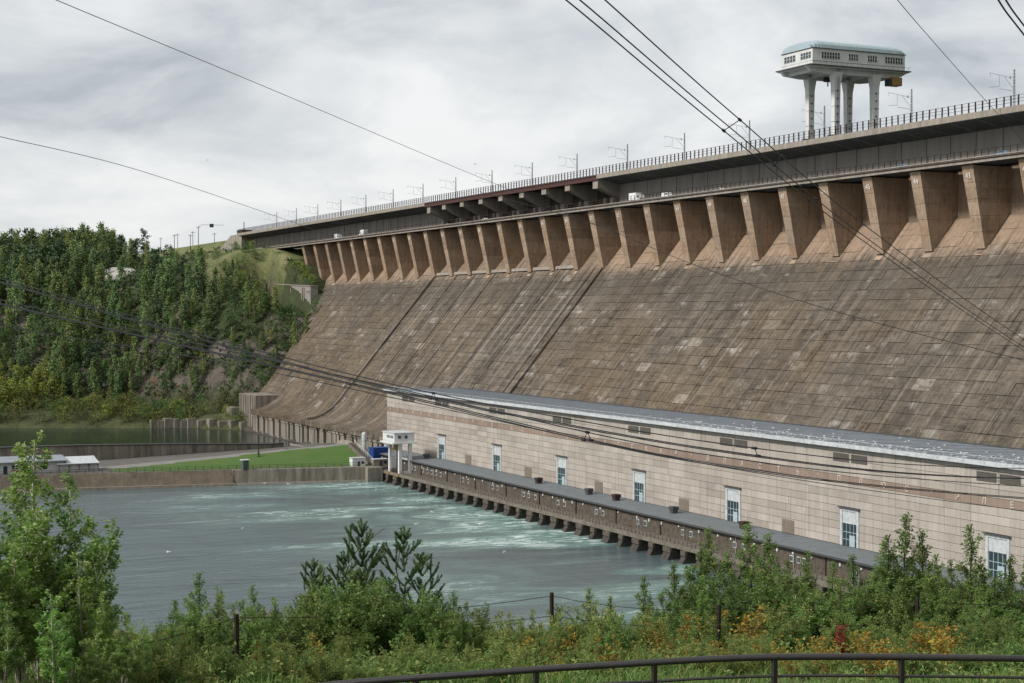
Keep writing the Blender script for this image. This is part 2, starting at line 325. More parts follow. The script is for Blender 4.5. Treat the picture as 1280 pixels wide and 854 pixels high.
M['bark_white'] = simple('pale_bark', (0.52, 0.47, 0.40), (0.27, 0.235, 0.195), 9.0, 0.9, 0.3)
M['bark_birch'] = simple('birch_bark', (0.60, 0.57, 0.52), (0.34, 0.31, 0.28), 1.5, 0.9)
M['bark_dark'] = simple('dark_bark', (0.085, 0.060, 0.045), (0.045, 0.034, 0.028), 6.0, 0.95, 0.3)
M['stem'] = simple('green_brown_stem', (0.115, 0.105, 0.050), (0.080, 0.058, 0.034), 8.0, 0.9)
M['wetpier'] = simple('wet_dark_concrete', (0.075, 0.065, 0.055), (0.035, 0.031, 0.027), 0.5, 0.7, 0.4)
M['water'] = water_material(); M['terrain'] = terrain_material()
M['leaf_birch'] = leaf_material('birch_foliage', (0.105, 0.185, 0.066), (0.20, 0.29, 0.11), (0.31, 0.31, 0.10), 0.1, 0.35)
M['leaf_poplar'] = leaf_material('pale_poplar_foliage', (0.130, 0.200, 0.065), (0.25, 0.315, 0.11), (0.34, 0.30, 0.08), 0.15, 0.35)
M['leaf_pine'] = leaf_material('pine_foliage', (0.028, 0.060, 0.026), (0.064, 0.108, 0.044), None, 0, 0.1)
M['leaf_green'] = leaf_material('green_foliage', (0.055, 0.115, 0.032), (0.110, 0.185, 0.052), (0.16, 0.15, 0.045), 0.05, 0.25)
M['leaf_yellow'] = leaf_material('autumn_foliage', (0.155, 0.215, 0.042), (0.29, 0.33, 0.065), (0.40, 0.30, 0.055), 0.12, 0.25)
M['leaf_rust'] = leaf_material('russet_scrub', (0.115, 0.125, 0.036), (0.200, 0.165, 0.052), (0.085, 0.13, 0.034), 0.45, 0.2)
M['nl_aspen'] = leaf_material('aspen_leaves', (0.115, 0.245, 0.038), (0.255, 0.42, 0.09), (0.52, 0.58, 0.28), 0.22, 0.5, 0.4)
M['nl_birch'] = leaf_material('sapling_leaves', (0.105, 0.205, 0.048), (0.245, 0.355, 0.105), (0.42, 0.41, 0.15), 0.12, 0.5, 0.45)
M['nl_olive'] = leaf_material('olive_leaves', (0.155, 0.245, 0.058), (0.32, 0.40, 0.12), (0.54, 0.43, 0.15), 0.14, 0.5, 0.5)
M['nl_yellow'] = leaf_material('turning_leaves', (0.30, 0.22, 0.035), (0.42, 0.26, 0.045), (0.13, 0.15, 0.035), 0.35, 0.35, 0.5)
M['nl_orange'] = leaf_material('orange_leaves', (0.42, 0.25, 0.04), (0.50, 0.33, 0.06), (0.17, 0.19, 0.05), 0.3, 0.4, 0.5)
M['nl_red'] = leaf_material('red_leaves', (0.30, 0.040, 0.020), (0.22, 0.050, 0.024), (0.12, 0.09, 0.03), 0.2, 0.35, 0.5)
M['needles'] = leaf_material('spruce_needles', (0.060, 0.140, 0.045), (0.115, 0.21, 0.070), (0.20, 0.26, 0.10), 0.3, 0.1, 0.6)
M['grassblade'] = leaf_material('grass_blades', (0.080, 0.165, 0.034), (0.170, 0.245, 0.065), (0.32, 0.29, 0.13), 0.15, 0.35, 0.6)

# ------------------------------------------------------------------ mesh helpers
class MB:
    def __init__(s): s.v, s.f = [], []
    def add(s, vs, fs):
        b = len(s.v); s.v += [tuple(q) for q in vs]; s.f += [tuple(i + b for i in f) for f in fs]; return s
    def box(s, x0, x1, y0, y1, z0, z1):
        return s.add([(x0,y0,z0),(x1,y0,z0),(x1,y1,z0),(x0,y1,z0),(x0,y0,z1),(x1,y0,z1),(x1,y1,z1),(x0,y1,z1)],
                     [(0,3,2,1),(4,5,6,7),(0,1,5,4),(1,2,6,5),(2,3,7,6),(3,0,4,7)])
    def prism(s, poly, x0, x1):                      # poly: (y, z) outline, swept along X
        n = len(poly)
        vs = [(x0, y, z) for y, z in poly] + [(x1, y, z) for y, z in poly]
        fs = [tuple(range(n))[::-1], tuple(range(n, 2 * n))] + [(i, (i + 1) % n, (i + 1) % n + n, i + n) for i in range(n)]
        return s.add(vs, fs)
    def prismY(s, poly, y0, y1):                     # poly: (x, z) outline, swept along Y
        n = len(poly)
        vs = [(x, y0, z) for x, z in poly] + [(x, y1, z) for x, z in poly]
        fs = [tuple(range(n)), tuple(range(n, 2 * n))[::-1]] + [(i + n, (i + 1) % n + n, (i + 1) % n, i) for i in range(n)]
        return s.add(vs, fs)
    def hexa(s, p): return s.add(p, [(0,3,2,1),(4,5,6,7),(0,1,5,4),(1,2,6,5),(2,3,7,6),(3,0,4,7)])
    def tube(s, pts, r, n=6, r2=None):
        pts = [Vector(p) for p in pts]; k = len(pts); vs = []
        for i, p in enumerate(pts):
            d = (pts[min(i + 1, k - 1)] - pts[max(i - 1, 0)]).normalized()
            a = d.cross(Vector((0, 0, 1)))
            if a.length < 1e-3: a = d.cross(Vector((1, 0, 0)))
            a.normalize(); b = d.cross(a)
            rr = r if r2 is None else r + (r2 - r) * i / (k - 1)
            for j in range(n):
                t = 2 * math.pi * j / n; vs.append(p + (a * math.cos(t) + b * math.sin(t)) * rr)
        fs = [(i*n+j, i*n+(j+1)%n, (i+1)*n+(j+1)%n, (i+1)*n+j) for i in range(k - 1) for j in range(n)]
        fs += [tuple(range(n))[::-1], tuple((k - 1) * n + j for j in range(n))]
        return s.add(vs, fs)
    def lathe(s, prof, c, n=12):                      # prof: (r, z)
        vs = [(c[0] + r * math.cos(2*math.pi*j/n), c[1] + r * math.sin(2*math.pi*j/n), c[2] + z) for r, z in prof for j in range(n)]
        k = len(prof)
        fs = [(i*n+j, i*n+(j+1)%n, (i+1)*n+(j+1)%n, (i+1)*n+j) for i in range(k-1) for j in range(n)]
        fs += [tuple(range(n))[::-1], tuple((k-1)*n+j for j in range(n))]
        return s.add(vs, fs)
    def mesh(s, name, mat, org=(0, 0, 0), smooth=False):
        me = bpy.data.meshes.new(name)
        ox, oy, oz = org
        me.from_pydata([(a - ox, b - oy, c - oz) for a, b, c in s.v], [], s.f); me.update()
        if mat: me.materials.append(M[mat] if isinstance(mat, str) else mat)
        if smooth: me.polygons.foreach_set('use_smooth', [True] * len(me.polygons))
        return me
    def build(s, name, mat, parent=None, smooth=False, org=None):
        """world-space vertices -> one object; origin at the parent's base, or at org"""
        o_ = org if org is not None else (wloc(parent) if parent else (0, 0, 0))
        return put(name, s.mesh(name, mat, o_, smooth), parent, o_)
WL = {}
def wloc(o): return WL[o.name]
def put(name, mesh, parent=None, loc=(0, 0, 0), rz=0.0, sc_=None):
    o = bpy.data.objects.new(name, mesh); COL.objects.link(o)
    loc = tuple(loc); WL[o.name] = loc
    if parent:
        o.parent = parent; pl = wloc(parent); o.location = (loc[0]-pl[0], loc[1]-pl[1], loc[2]-pl[2])
    else: o.location = loc
    if rz: o.rotation_euler = (0, 0, rz)
    if sc_ is not None: o.scale = sc_ if hasattr(sc_, '__len__') else (sc_, sc_, sc_)
    return o
def tag(o, label, cat, group=None, kind=None):
    o['label'] = label
    if cat: o['category'] = cat
    if group: o['group'] = group
    if kind: o['kind'] = kind
    return o
def thing(name, label, cat, loc=(0, 0, 0), group=None):
    return tag(put(name, None, None, loc), label, cat, group)
def clone(o, loc, rz, scale, label=None):
    c = o.copy(); COL.objects.link(c); c.location = loc; c.rotation_euler = (0, 0, rz); c.scale = (scale,) * 3 if not hasattr(scale, '__len__') else scale
    if label: c['label'] = label
    WL[c.name] = tuple(loc)
    for ch in o.children:
        d = ch.copy(); COL.objects.link(d); d.parent = c
    return c
def struct(o): o['kind'] = 'structure'; return o
TXT = {}
def text_mesh(s, size, mat, depth=0.04):
    k = (s, size, mat)
    if k in TXT: return TXT[k]
    cu = bpy.data.curves.new('t', 'FONT'); cu.body = s; cu.size = size; cu.align_x = 'CENTER'; cu.align_y = 'CENTER'; cu.extrude = depth; cu.resolution_u = 3
    o = bpy.data.objects.new('t', cu); COL.objects.link(o)
    dg = bpy.context.evaluated_depsgraph_get()
    me = bpy.data.meshes.new_from_object(o.evaluated_get(dg))
    me.transform(Matrix.Rotation(R(90), 4, 'X')); me.materials.clear(); me.materials.append(M[mat]); me.name = 'lettering'
    bpy.data.objects.remove(o); TXT[k] = me
    return me
def fbm(x, y, z=0.0, o=4): return mnoise.fractal(Vector((x, y, z)), 0.9, 2.1, o)
def lerp(a, b, t): return a + (b - a) * t
def sstep(a, b, x):
    t = min(1, max(0, (x - a) / (b - a))); return t * t * (3 - 2 * t)
def interp(xs, ys, x): return float(np.interp(x, xs, ys))

# ================================================================== TERRAIN, WATER
def toe_x(Y): return interp([-900, 0, 120, 200, 250, 300, 420], [-1120, -1000, -968, -925, -868, -842, -842], Y)
def shore_x(Y): return interp([-900, 0, 120, 217, 245, 300, 420], [-1040, -955, -925, -880, -845, -842, -842], Y)
def plateau(Y): return interp([-900, 0, 150, 240, 292, 2000], [92, 92, 95, 100, 105.6, 105.6], Y)
def ground(X, Y, fine=True):
    # near bank, falling away from the viewer
    s = -0.905 * X + 0.425 * Y
    if s < 38: zn = 64.5 - 4.67 - 0.15 * (s - 17)
    else: zn = 64.5 - 4.67 - 0.15 * 21 - 0.62 * (s - 38)
    if s < 0: zn = 62.4 + 0.10 * (-s)
    zn = min(zn, 110)
    if -40 < s < 60: zn += 0.10 * fbm(X * 0.25, Y * 0.25) * (1 if s > 20 else 0.3)
    # right abutment
    zr = (X + 175) * 0.8 if Y > 205 else -20
    # far (left) bank
    t = toe_x(Y) - X; zl = -20
    ts = shore_x(Y) - X
    if ts > -30:
        zl = min(-6 + (ts + 30) * 0.2, 1.0) if ts < 0 else min(1.0 + ts * 0.5, 6.0 + ts * 0.09)
        zl = min(zl, 12.0)
        if t > 0:
            k = interp([120, 160, 240, 285], [0.62, 0.66, 0.95, 1.25], Y)
            pl = plateau(Y)
            rise = min(t * k + 5.0 * fbm(X * 0.02, Y * 0.02, 2.0) * sstep(0, 40, t), 400)
            top = pl - 12
            zl = zl + top * (1 - math.exp(-max(rise, 0) / top * 1.25)) / (1 - math.exp(-2.6)) if rise < top * 2.08 else pl
            zl = min(zl, pl)
            zl += 2.2 * fbm(X * 0.06, Y * 0.06, 5.0) * sstep(0, 25, t) * (1 - sstep(270, 292, Y))
            if 262 < Y < 294 and -1000 < X < -885: zl = min(zl, 62 + max(0, -975 - X) * 2.0 + max(0, 272 - Y) * 1.2)
            if Y > 303 and X < -1075: zl = max(zl, lerp(105.6, 118.6, sstep(304, 318, Y)) if X < -1092 else 105.6)
    return max(zn, zr, zl, -7)
def axis(segs):
    a = []
    for x0, x1, st in segs: a += list(np.arange(x0, x1, st))
    return a + [segs[-1][1]]
xs = axis([(-6000, -2000, 400), (-2000, -1400, 30), (-1400, -1000, 8), (-1000, -820, 5), (-820, -60, 20), (-60, 0, 1.2), (0, 60, 10), (60, 3000, 210)])
ys = axis([(-4000, -400, 300), (-400, 0, 20), (0, 100, 1), (100, 130, 5), (130, 345, 5), (345, 900, 37), (900, 5000, 410)]) if False else \
     axis([(-4000, -400, 300), (-400, -40, 18), (-40, 50, 1.2), (50, 345, 5), (345, 900, 37), (900, 5000, 410)])
tv = [(x, y, ground(x, y)) for y in ys for x in xs]
nx = len(xs)
tf = [(j*nx+i, j*nx+i+1, (j+1)*nx+i+1, (j+1)*nx+i) for j in range(len(ys)-1) for i in range(nx-1)]
mb = MB(); mb.v, mb.f = tv, tf
terrain = struct(mb.build('terrain', 'terrain', smooth=True))
me = terrain.data
ag = me.attributes.new('grass', 'FLOAT', 'POINT'); ar = me.attributes.new('rock', 'FLOAT', 'POINT')
gv, rv = [], []
for (x, y, z) in tv:
    g = 0.0; r = 0.0
    if x < -800:
        t = toe_x(y) - x
        if t < 0: g = 0.2
        g = max(g, sstep(240, 262, y + 6 * fbm(x * .05, y * .05)) * sstep(72, 84, z) * (1 if x < -950 else 0))
        r = sstep(0.42, 0.6, 0.5 + fbm(x * .012, y * .012, 9)) * (1 - g) * sstep(14, 25, z) * (1 - sstep(75, 90, z))
        r = max(r, 0.45 * (1 - g) * sstep(10, 16, z) * (1 - sstep(40, 60, z)))
    else: g = 0.5
    gv.append(g); rv.append(r)
ag.data.foreach_set('value', gv); ar.data.foreach_set('value', rv)

W = MB(); W.add([(-6000, -4000, 0), (400, -4000, 0), (400, 320, 0), (-6000, 320, 0)], [(0, 1, 2, 3)])
struct(W.build('river_water', 'water'))

# ================================================================== DAM
XK = lambda k: -325.2 - 22.0 * k                 # left front edge of pier k (k = 0 carries number 42)
XR, XL = -170.0, -945.0
SP0, SP1 = XK(19), XK(11)                         # spillway chute between the guide walls
def Yf(z): return 306.0 + 0.83 * (z - 82.0)       # downstream face
dam = thing('dam', 'huge brown concrete gravity dam with sloping face and a row of piers', 'dam', (-560, 300, 0))
# body
core = MB(); core.prism([(Yf(-6) + 0.35, -6), (Yf(91.6) + 0.35, 91.6), (315.2, 106.0), (315.2, 119.1), (338, 119.1), (338, -6)][::-1], XL, XR)
core.build('body', 'joint', dam)
core = MB(); core.prism([(313.5, 80), (313.5, 119.1), (338, 119.1), (338, 80)][::-1], -1093, XL - 0.01)
core.build('abutment_body', 'wall', dam)
def facepanel(mb, x0, x1, z0, z1, off):
    g = 0.05; x0 += g; x1 -= g; z0 += g * 0.8; z1 -= g * 0.8
    ny, nz = -0.777 * off, 0.63 * off
    def P(x, z, o): return (x, Yf(z) + (ny if o else 0.5), z + (nz if o else -0.3))
    mb.hexa([P(x0, z0, 0), P(x1, z0, 0), P(x1, z0, 1), P(x0, z0, 1), P(x0, z1, 0), P(x1, z1, 0), P(x1, z1, 1), P(x0, z1, 1)])
CW = 22.0 / 3
cells = []
ncol0 = -18
for c in range(ncol0, 86):
    x1 = -325.2 + 3.0 - CW * c; x0 = x1 - CW
    if x1 > XR + 0.1 or x0 < XL: continue
    zlo = 29.0 if x0 > -612 else (26.0 if x1 > -834 else 11.0)
    z = zlo
    while z < 82.9:
        cells.append((x0, x1, z, z + 3.0)); z += 3.0
for k in range(-6, 28):                            # in the bays the face runs up to the back wall
    b0, b1 = XK(k + 1) + 4.0, XK(k)
    for j in range(2):
        xa = b0 + (b1 - b0) * j / 2; xb = b0 + (b1 - b0) * (j + 1) / 2
        for za, zb in ((83.0, 87.3), (87.3, 91.5)): cells.append((xa, xb, za, zb))
def vis(c):                                        # size in the photograph, largest first
    x = (c[0] + c[1]) / 2
    return x if x < -268 else x - 2000
cells.sort(key=lambda c: -vis(c))
rest = MB()
r1 = random.Random(3)
for i, (x0, x1, z0, z1) in enumerate(cells):
    off = 0.04 + r1.random() ** 2 * 0.16
    if i < 290:
        m = MB(); facepanel(m, x0, x1, z0, z1, off); o_ = (x0, Yf(z0), z0); put('face_panel', m.mesh('face_panel', 'face', o_), dam, o_)
    elif r1.random() < 0.12:
        xm = (x0 + x1) / 2; facepanel(rest, x0, xm, z0, z1, off); facepanel(rest, xm, x1, z0, z1, 0.03 + r1.random() * 0.06)
    else: facepanel(rest, x0, x1, z0, z1, off)
o = rest.build('face_panels_far', 'face', dam); o['kind'] = 'stuff'
# raised ribs and run-off strips in the chute
for k in range(12, 19):
    for dx, w, h in ((r1.uniform(3, 17), r1.uniform(.5, 1.6), 0.05),):
        x0 = XK(k) + dx; m = MB()
        m.hexa([(x0, Yf(26) + .3, 26), (x0 + w, Yf(26) + .3, 26), (x0 + w, Yf(26) - .35 - h, 26.2), (x0, Yf(26) - .35 - h, 26.2),
                (x0, Yf(82.5) + .3, 82.5), (x0 + w, Yf(82.5) + .3, 82.5), (x0 + w, Yf(82.5) - .35 - h, 82.7), (x0, Yf(82.5) - .35 - h, 82.7)])
        m.build('chute_rib', 'face', dam)
    m = MB(); xa, xb = XK(k + 1) + 4.4, XK(k); m.hexa([(xa, 307.6, 82.6), (xb, 307.6, 82.6), (xb, 305.4, 82.6), (xa, 305.4, 82.6), (xa, 308, 83.9), (xb, 308, 83.9), (xb, 305.7, 83.9), (xa, 305.7, 83.9)])
    m.build('chute_sill', 'crest', dam)
for k in (11, 19):                                 # guide walls
    x0 = XK(k) + 1.2; m = MB()
    line = [(Yf(z), z) for z in np.arange(90, 26, -6)]
    if k == 19: line += [(Yf(27) - .3, 27), (256.5, 22.2), (252.0, 17.6), (247.0, 14.3), (242.5, 12.7), (238.3, 12.3)]
    else: line.append((Yf(28), 28))
    for (ya, za), (yb, zb) in zip(line, line[1:]):
        ny, nz = -(za - zb), (ya - yb); L = math.hypot(ny, nz); ny, nz = ny / L * 1.1, nz / L * 1.1; e_ = .02
        m.hexa([(x0, yb - ny * .4, zb - nz * .4), (x0 + 2.0, yb - ny * .4, zb - nz * .4), (x0 + 2.0, yb + ny, zb + nz), (x0, yb + ny, zb + nz),
                (x0, ya - ny * .4, za - nz * .4 - e_), (x0 + 2.0, ya - ny * .4, za - nz * .4 - e_), (x0 + 2.0, ya + ny, za + nz - e_), (x0, ya + ny, za + nz - e_)])
    m.build('guide_wall', 'face', dam)
# piers: five lifts each with a joint between, back wall between piers
def pier_mesh():
    m = MB(); zs = [82.0, 86.6, 91.1, 95.6, 100.1, 104.7]
    for a, b in zip(zs, zs[1:]):
        a2, b2 = a, b - 0.10
        def yfr(z): return 305.2 - (z - 82.0) * 5.2 / 22.7
        def wd(z): return 3.7 + (z - 82.0) * 0.9 / 22.7
        pts = []
        for z in (a2, b2):
            y0 = yfr(z); y1 = 314.9
            pts += [(0, y0, z), (wd(z), y0, z), (wd(z) - 0.3, y1, z), (0.3, y1, z)]
        m.hexa(pts)
        # fill the joint, set back
        pts = []
        for z in (b2 - .01, b + .01): pts += [(.12, yfr(z) + .12, z), (wd(z) - .12, yfr(z) + .12, z), (wd(z) - .4, 314.8, z), (.4, 314.8, z)]
        m.hexa(pts)
    m.prism([(306.0, 82.0), (304.3, 80.2), (309, 79)], 0.3, 3.4)
    return m
pm = pier_mesh().mesh('pier', 'pier', (0, 306.0, 82.0))
bm_ = MB().box(-.9, .9, -.7, .7, 0, .9); bm_.box(-1.2, 1.2, -.9, .9, -.15, 0); bearing = bm_.mesh('bearing', 'galv')
for k in range(-6, 29):
    p = put('pier', pm, dam, (XK(k), 306.0, 82.0))
    put('bearing', bearing, dam, (XK(k) + 2.3, 301.3, 104.9))
    if k < 28:
        m = MB().box(XK(k + 1) + 4.0, XK(k) + .2, 314.3, 314.9, 91.3, 105.2); m.build('back_wall', 'pier', dam)
    if k <= 24:
        me_ = text_mesh(str(42 + k), 2.2, 'number')
        o = bpy.data.objects.new('pier_number', me_); COL.objects.link(o); o.parent = p
        o.location = (2.15, -6.0 + 0.66 - 0.14, 19.85); o.rotation_euler = (math.atan2(5.2, 22.7), 0, 0)
# lower roadway: slab, edge girder, pipe
XD = -1093.0
a = MB().box(XD, XR, 299.0, 312.0, 105.75, 106.3); a.build('lower_deck', 'asphalt', dam)
for k in range(-6, 35):
    x1, x0 = XK(k) + 3, XK(k + 1) + 3.03
    m = MB().box(x0, x1, 298.6, 299.25, 104.95, 106.15); m.box(x0, x1, 298.45, 299.6, 106.31, 106.6); m.build('edge_girder', 'crest', dam)
    m = MB().tube([(x0, 298.4, 105.9), (x1, 298.4, 105.9)], 0.16, 6); m.build('pipe', 'rust', dam)
    m = MB()
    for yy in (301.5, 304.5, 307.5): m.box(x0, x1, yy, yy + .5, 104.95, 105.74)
    m.build('deck_beams', 'soffit', dam)
# upper roadway
for (xa, xb) in ((-1093.0, SP0 - 2.0), (SP1 + 4.0, XR)):
    n = int(round((xb - xa) / 11.0)); w = (xb - xa) / n
    for i in range(n):
        x0, x1 = xa + i * w + .05, xa + (i + 1) * w - .05
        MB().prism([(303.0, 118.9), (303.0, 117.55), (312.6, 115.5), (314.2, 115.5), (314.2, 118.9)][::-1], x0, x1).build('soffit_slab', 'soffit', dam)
        MB().box(x0, x1, 301.7, 303.2, 117.5, 119.25).build('edge_beam', 'crest', dam)
        MB().box(x0, x1, 312.4, 314.0, 106.32, 115.6).build('wall_panel', 'wall', dam)
        MB().box(x0 - .02, x0 + (.9 if i % 4 == 1 else .32), 312.15, 312.45, 106.32, 115.3).build('wall_pilaster', 'crest', dam)
        MB().hexa([(x0, 303.3, 117.30), (x0 + .28, 303.3, 117.30), (x0 + .28, 312.2, 115.42), (x0, 312.2, 115.42), (x0, 303.3, 117.6), (x0 + .28, 303.3, 117.6), (x0 + .28, 312.2, 115.72), (x0, 312.2, 115.72)]).build('soffit_rib', 'crest', dam)
MB().box(-1093, XR, 303.22, 338, 118.95, 119.22).build('crest_deck', 'asphalt', dam)
# spillway section: red girder on corbels, dark recess behind
for k in range(11, 19):
    x1, x0 = XK(k) - 2 + (6 if k == 11 else 0), XK(k + 1) - 2 + .04
    MB().box(x0, x1, 302.0, 302.5, 117.0, 118.6).box(x0, x1, 301.7, 302.8, 118.6, 118.8).box(x0, x1, 301.75, 302.75, 116.9, 117.05).build('red_girder', 'rustred', dam)
    MB().box(x0, x1, 301.9, 303.2, 118.82, 119.2).build('edge_beam', 'steel', dam)
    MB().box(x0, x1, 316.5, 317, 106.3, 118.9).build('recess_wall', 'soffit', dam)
def corbel(x0, w, big=0.0):
    m = MB().prism([(302.6, 117.0 + big), (302.6, 114.6 - big * 0.4), (304.0, 114.4 - big * .4), (312.5, 110.3), (316.4, 110.3), (316.4, 117.0 + big)][::-1], x0, x0 + w)
    m.box(x0 - .05, x0 + w + .05, 302.3, 302.65, 114.5 - big * .4, 117.02 + big); return m
for k in range(11, 20):
    big = 1.9 if k in (11, 19) else 0.0
    corbel(XK(k) - (0.0 if big else 2.5), 4.2, big).build('corbel', 'crest', dam)
    MB().box(XK(k) - 1.8, XK(k) + 1.2, 311.0, 313.0, 106.32, 110.5).build('corbel_column', 'wall', dam)
    MB().box(XK(k) - 11.5, XK(k) - 9.5, 313.4, 315.0, 106.32, 111.0).build('gate_post', 'wall', dam)
# toe of the dam left of the machine hall: flip bucket on buttresses
BK = [(Yf(27) - .3, 27), (256.5, 22.2), (252.0, 17.6), (247.0, 14.3), (242.5, 12.7), (238.0, 12.3)]
def bucket(x0, x1):
    top = BK
    return MB().prism([(p[0], p[1]) for p in top] + [(238.0, 9.8), (241.5, 9.4), (262, 2), (262, 27)], x0, x1)
xx = -836.0
while xx < -612:
    bucket(xx + .04, xx + 11 - .04).build('flip_bucket', 'face', dam, smooth=False)
    for dx, w in ((.5, 5.0), (7.0, 2.9)):
        y0 = 238.6 + rnd.uniform(0, 1.2)
        MB().box(xx + dx, xx + dx + w, y0, 246, -3, 9.75).box(xx + dx - .25, xx + dx + w + .25, y0 - .4, 246, 8.6, 9.76).build('buttress', 'toe', dam)
    xx += 11
MB().box(-836, -612, 244.5, 246, -3, 9.6).build('toe_wall', 'joint', dam)
m = MB().box(-868, -836.1, 240.5, 262, -4, 19.5)
for i in range(9): m.box(-867 + i * 3.5, -865.6 + i * 3.5, 240.1, 240.6, -3, 19.2)
m.build('toe_block', 'toe', dam)
MB().box(-880, -868.1, 236, 252, -4, 11.5).build('toe_block', 'toe', dam)

# crest railing
def railing(name, label, x0, x1, y, z, h, rails, step, mat, post_w=0.09, seg=44.0, tilt=0.0):
    t = thing(name, label, 'railing', ((x0 + x1) / 2, y, z))
    pmesh = MB().box(-post_w, post_w, -post_w, post_w, 0, h).box(-.22, .22, -.22, .22, 0, .12).mesh('post', mat)
    n = int((x1 - x0) / step); r = random.Random(int(h * 100))
    for i in range(n + 1):
        o = put('post', pmesh, t, (x0 + i * step, y, z))
        o.rotation_euler = (r.gauss(0, tilt), r.gauss(0, tilt), 0)
    for rz in rails:
        MB().tube([(x0, y, z + h * rz), (x1, y, z + h * rz)], 0.055, 5).build('rail', mat, t)
    return t
railing('crest_railing', 'long dark rusty railing along the top edge of the dam crest', -1092, XR - 1, 302.1, 119.2, 2.9, (0.36, 0.66, 0.97), 2.75, 'rust', 0.15, tilt=0.02)
railing('lower_deck_railing', 'dark railing along the lower roadway above the piers', -1092, XR - 1, 299.4, 106.6, 1.9, (0.5, 0.98), 2.75, 'rust', 0.09)

# railway catenary masts on the crest
def mast_tree():
    t = put('catenary_mast', None)
    m = MB(); H = 13.2
    for sx in (-.24, .24):
        for sy in (-.24, .24): m.tube([(sx, sy, 0), (sx * .5, sy * .5, H)], 0.05, 4)
    for i in range(15):
        z0 = i * H / 15; z1 = z0 + H / 15; s = .24 * (1 - .035 * i)
        m.tube([(-s, -s, z0), (s, -s, z1)], 0.045, 4).tube([(s, s, z0), (-s, s, z1)], 0.045, 4).tube([(-s, s, z0), (-s, -s, z1)], 0.045, 4).tube([(s, -s, z0), (s, s, z1)], 0.045, 4)
    m.build('mast', 'galv', t)
    MB().tube([(0, -.2, 10.6), (0, -9.0, 11.6)], 0.045, 4).tube([(0, -8.6, 11.5), (0, -8.6, 10.5)], .05, 4).tube([(0, -5.4, 11.2), (0, -5.4, 8.0)], .05, 4).build('cantilever_arm', 'steel', t)
    MB().tube([(0, -.2, 7.6), (0, -3.6, 10.9)], 0.05, 4).build('stay', 'steel', t)
    MB().tube([(0, -.2, 7.0), (0, -5.4, 7.4)], 0.05, 4).tube([(0, -5.4, 8.0), (0, -8.8, 7.6)], .045, 4).build('steady_arm', 'steel', t)
    MB().lathe([(.12, -.3), (.2, -.1), (.12, .1), (.2, .3), (.1, .5)], (0, -1.4, 10.7), 6).build('insulator', 'galv', t)
    return t
mast = mast_tree()
masts = [-346.4 + 45, -346.4] + [-346.4 - 44.1 * i for i in range(1, 17)]
for i, x in enumerate(masts):
    o = mast if i == 0 else clone(mast, (0, 0, 0), 0, 1)
    o.location = (x, 318.0, 119.2)
    q = 'nearest lattice railway mast at the right edge of the dam crest' if i <= 1 else ''
    names = ['', 'lattice railway mast on the crest at the far right edge', 'lattice railway mast on the crest just right of the white gantry crane', 'lattice railway mast on the crest between the gantry crane legs']
    tag(o, names[i] if 0 < i < 4 else ('lattice railway mast with side arm standing on the crest left of the gantry crane' if i >= 4 else 'lattice railway mast on the crest outside the right edge'), 'mast', 'railway masts along the dam crest')

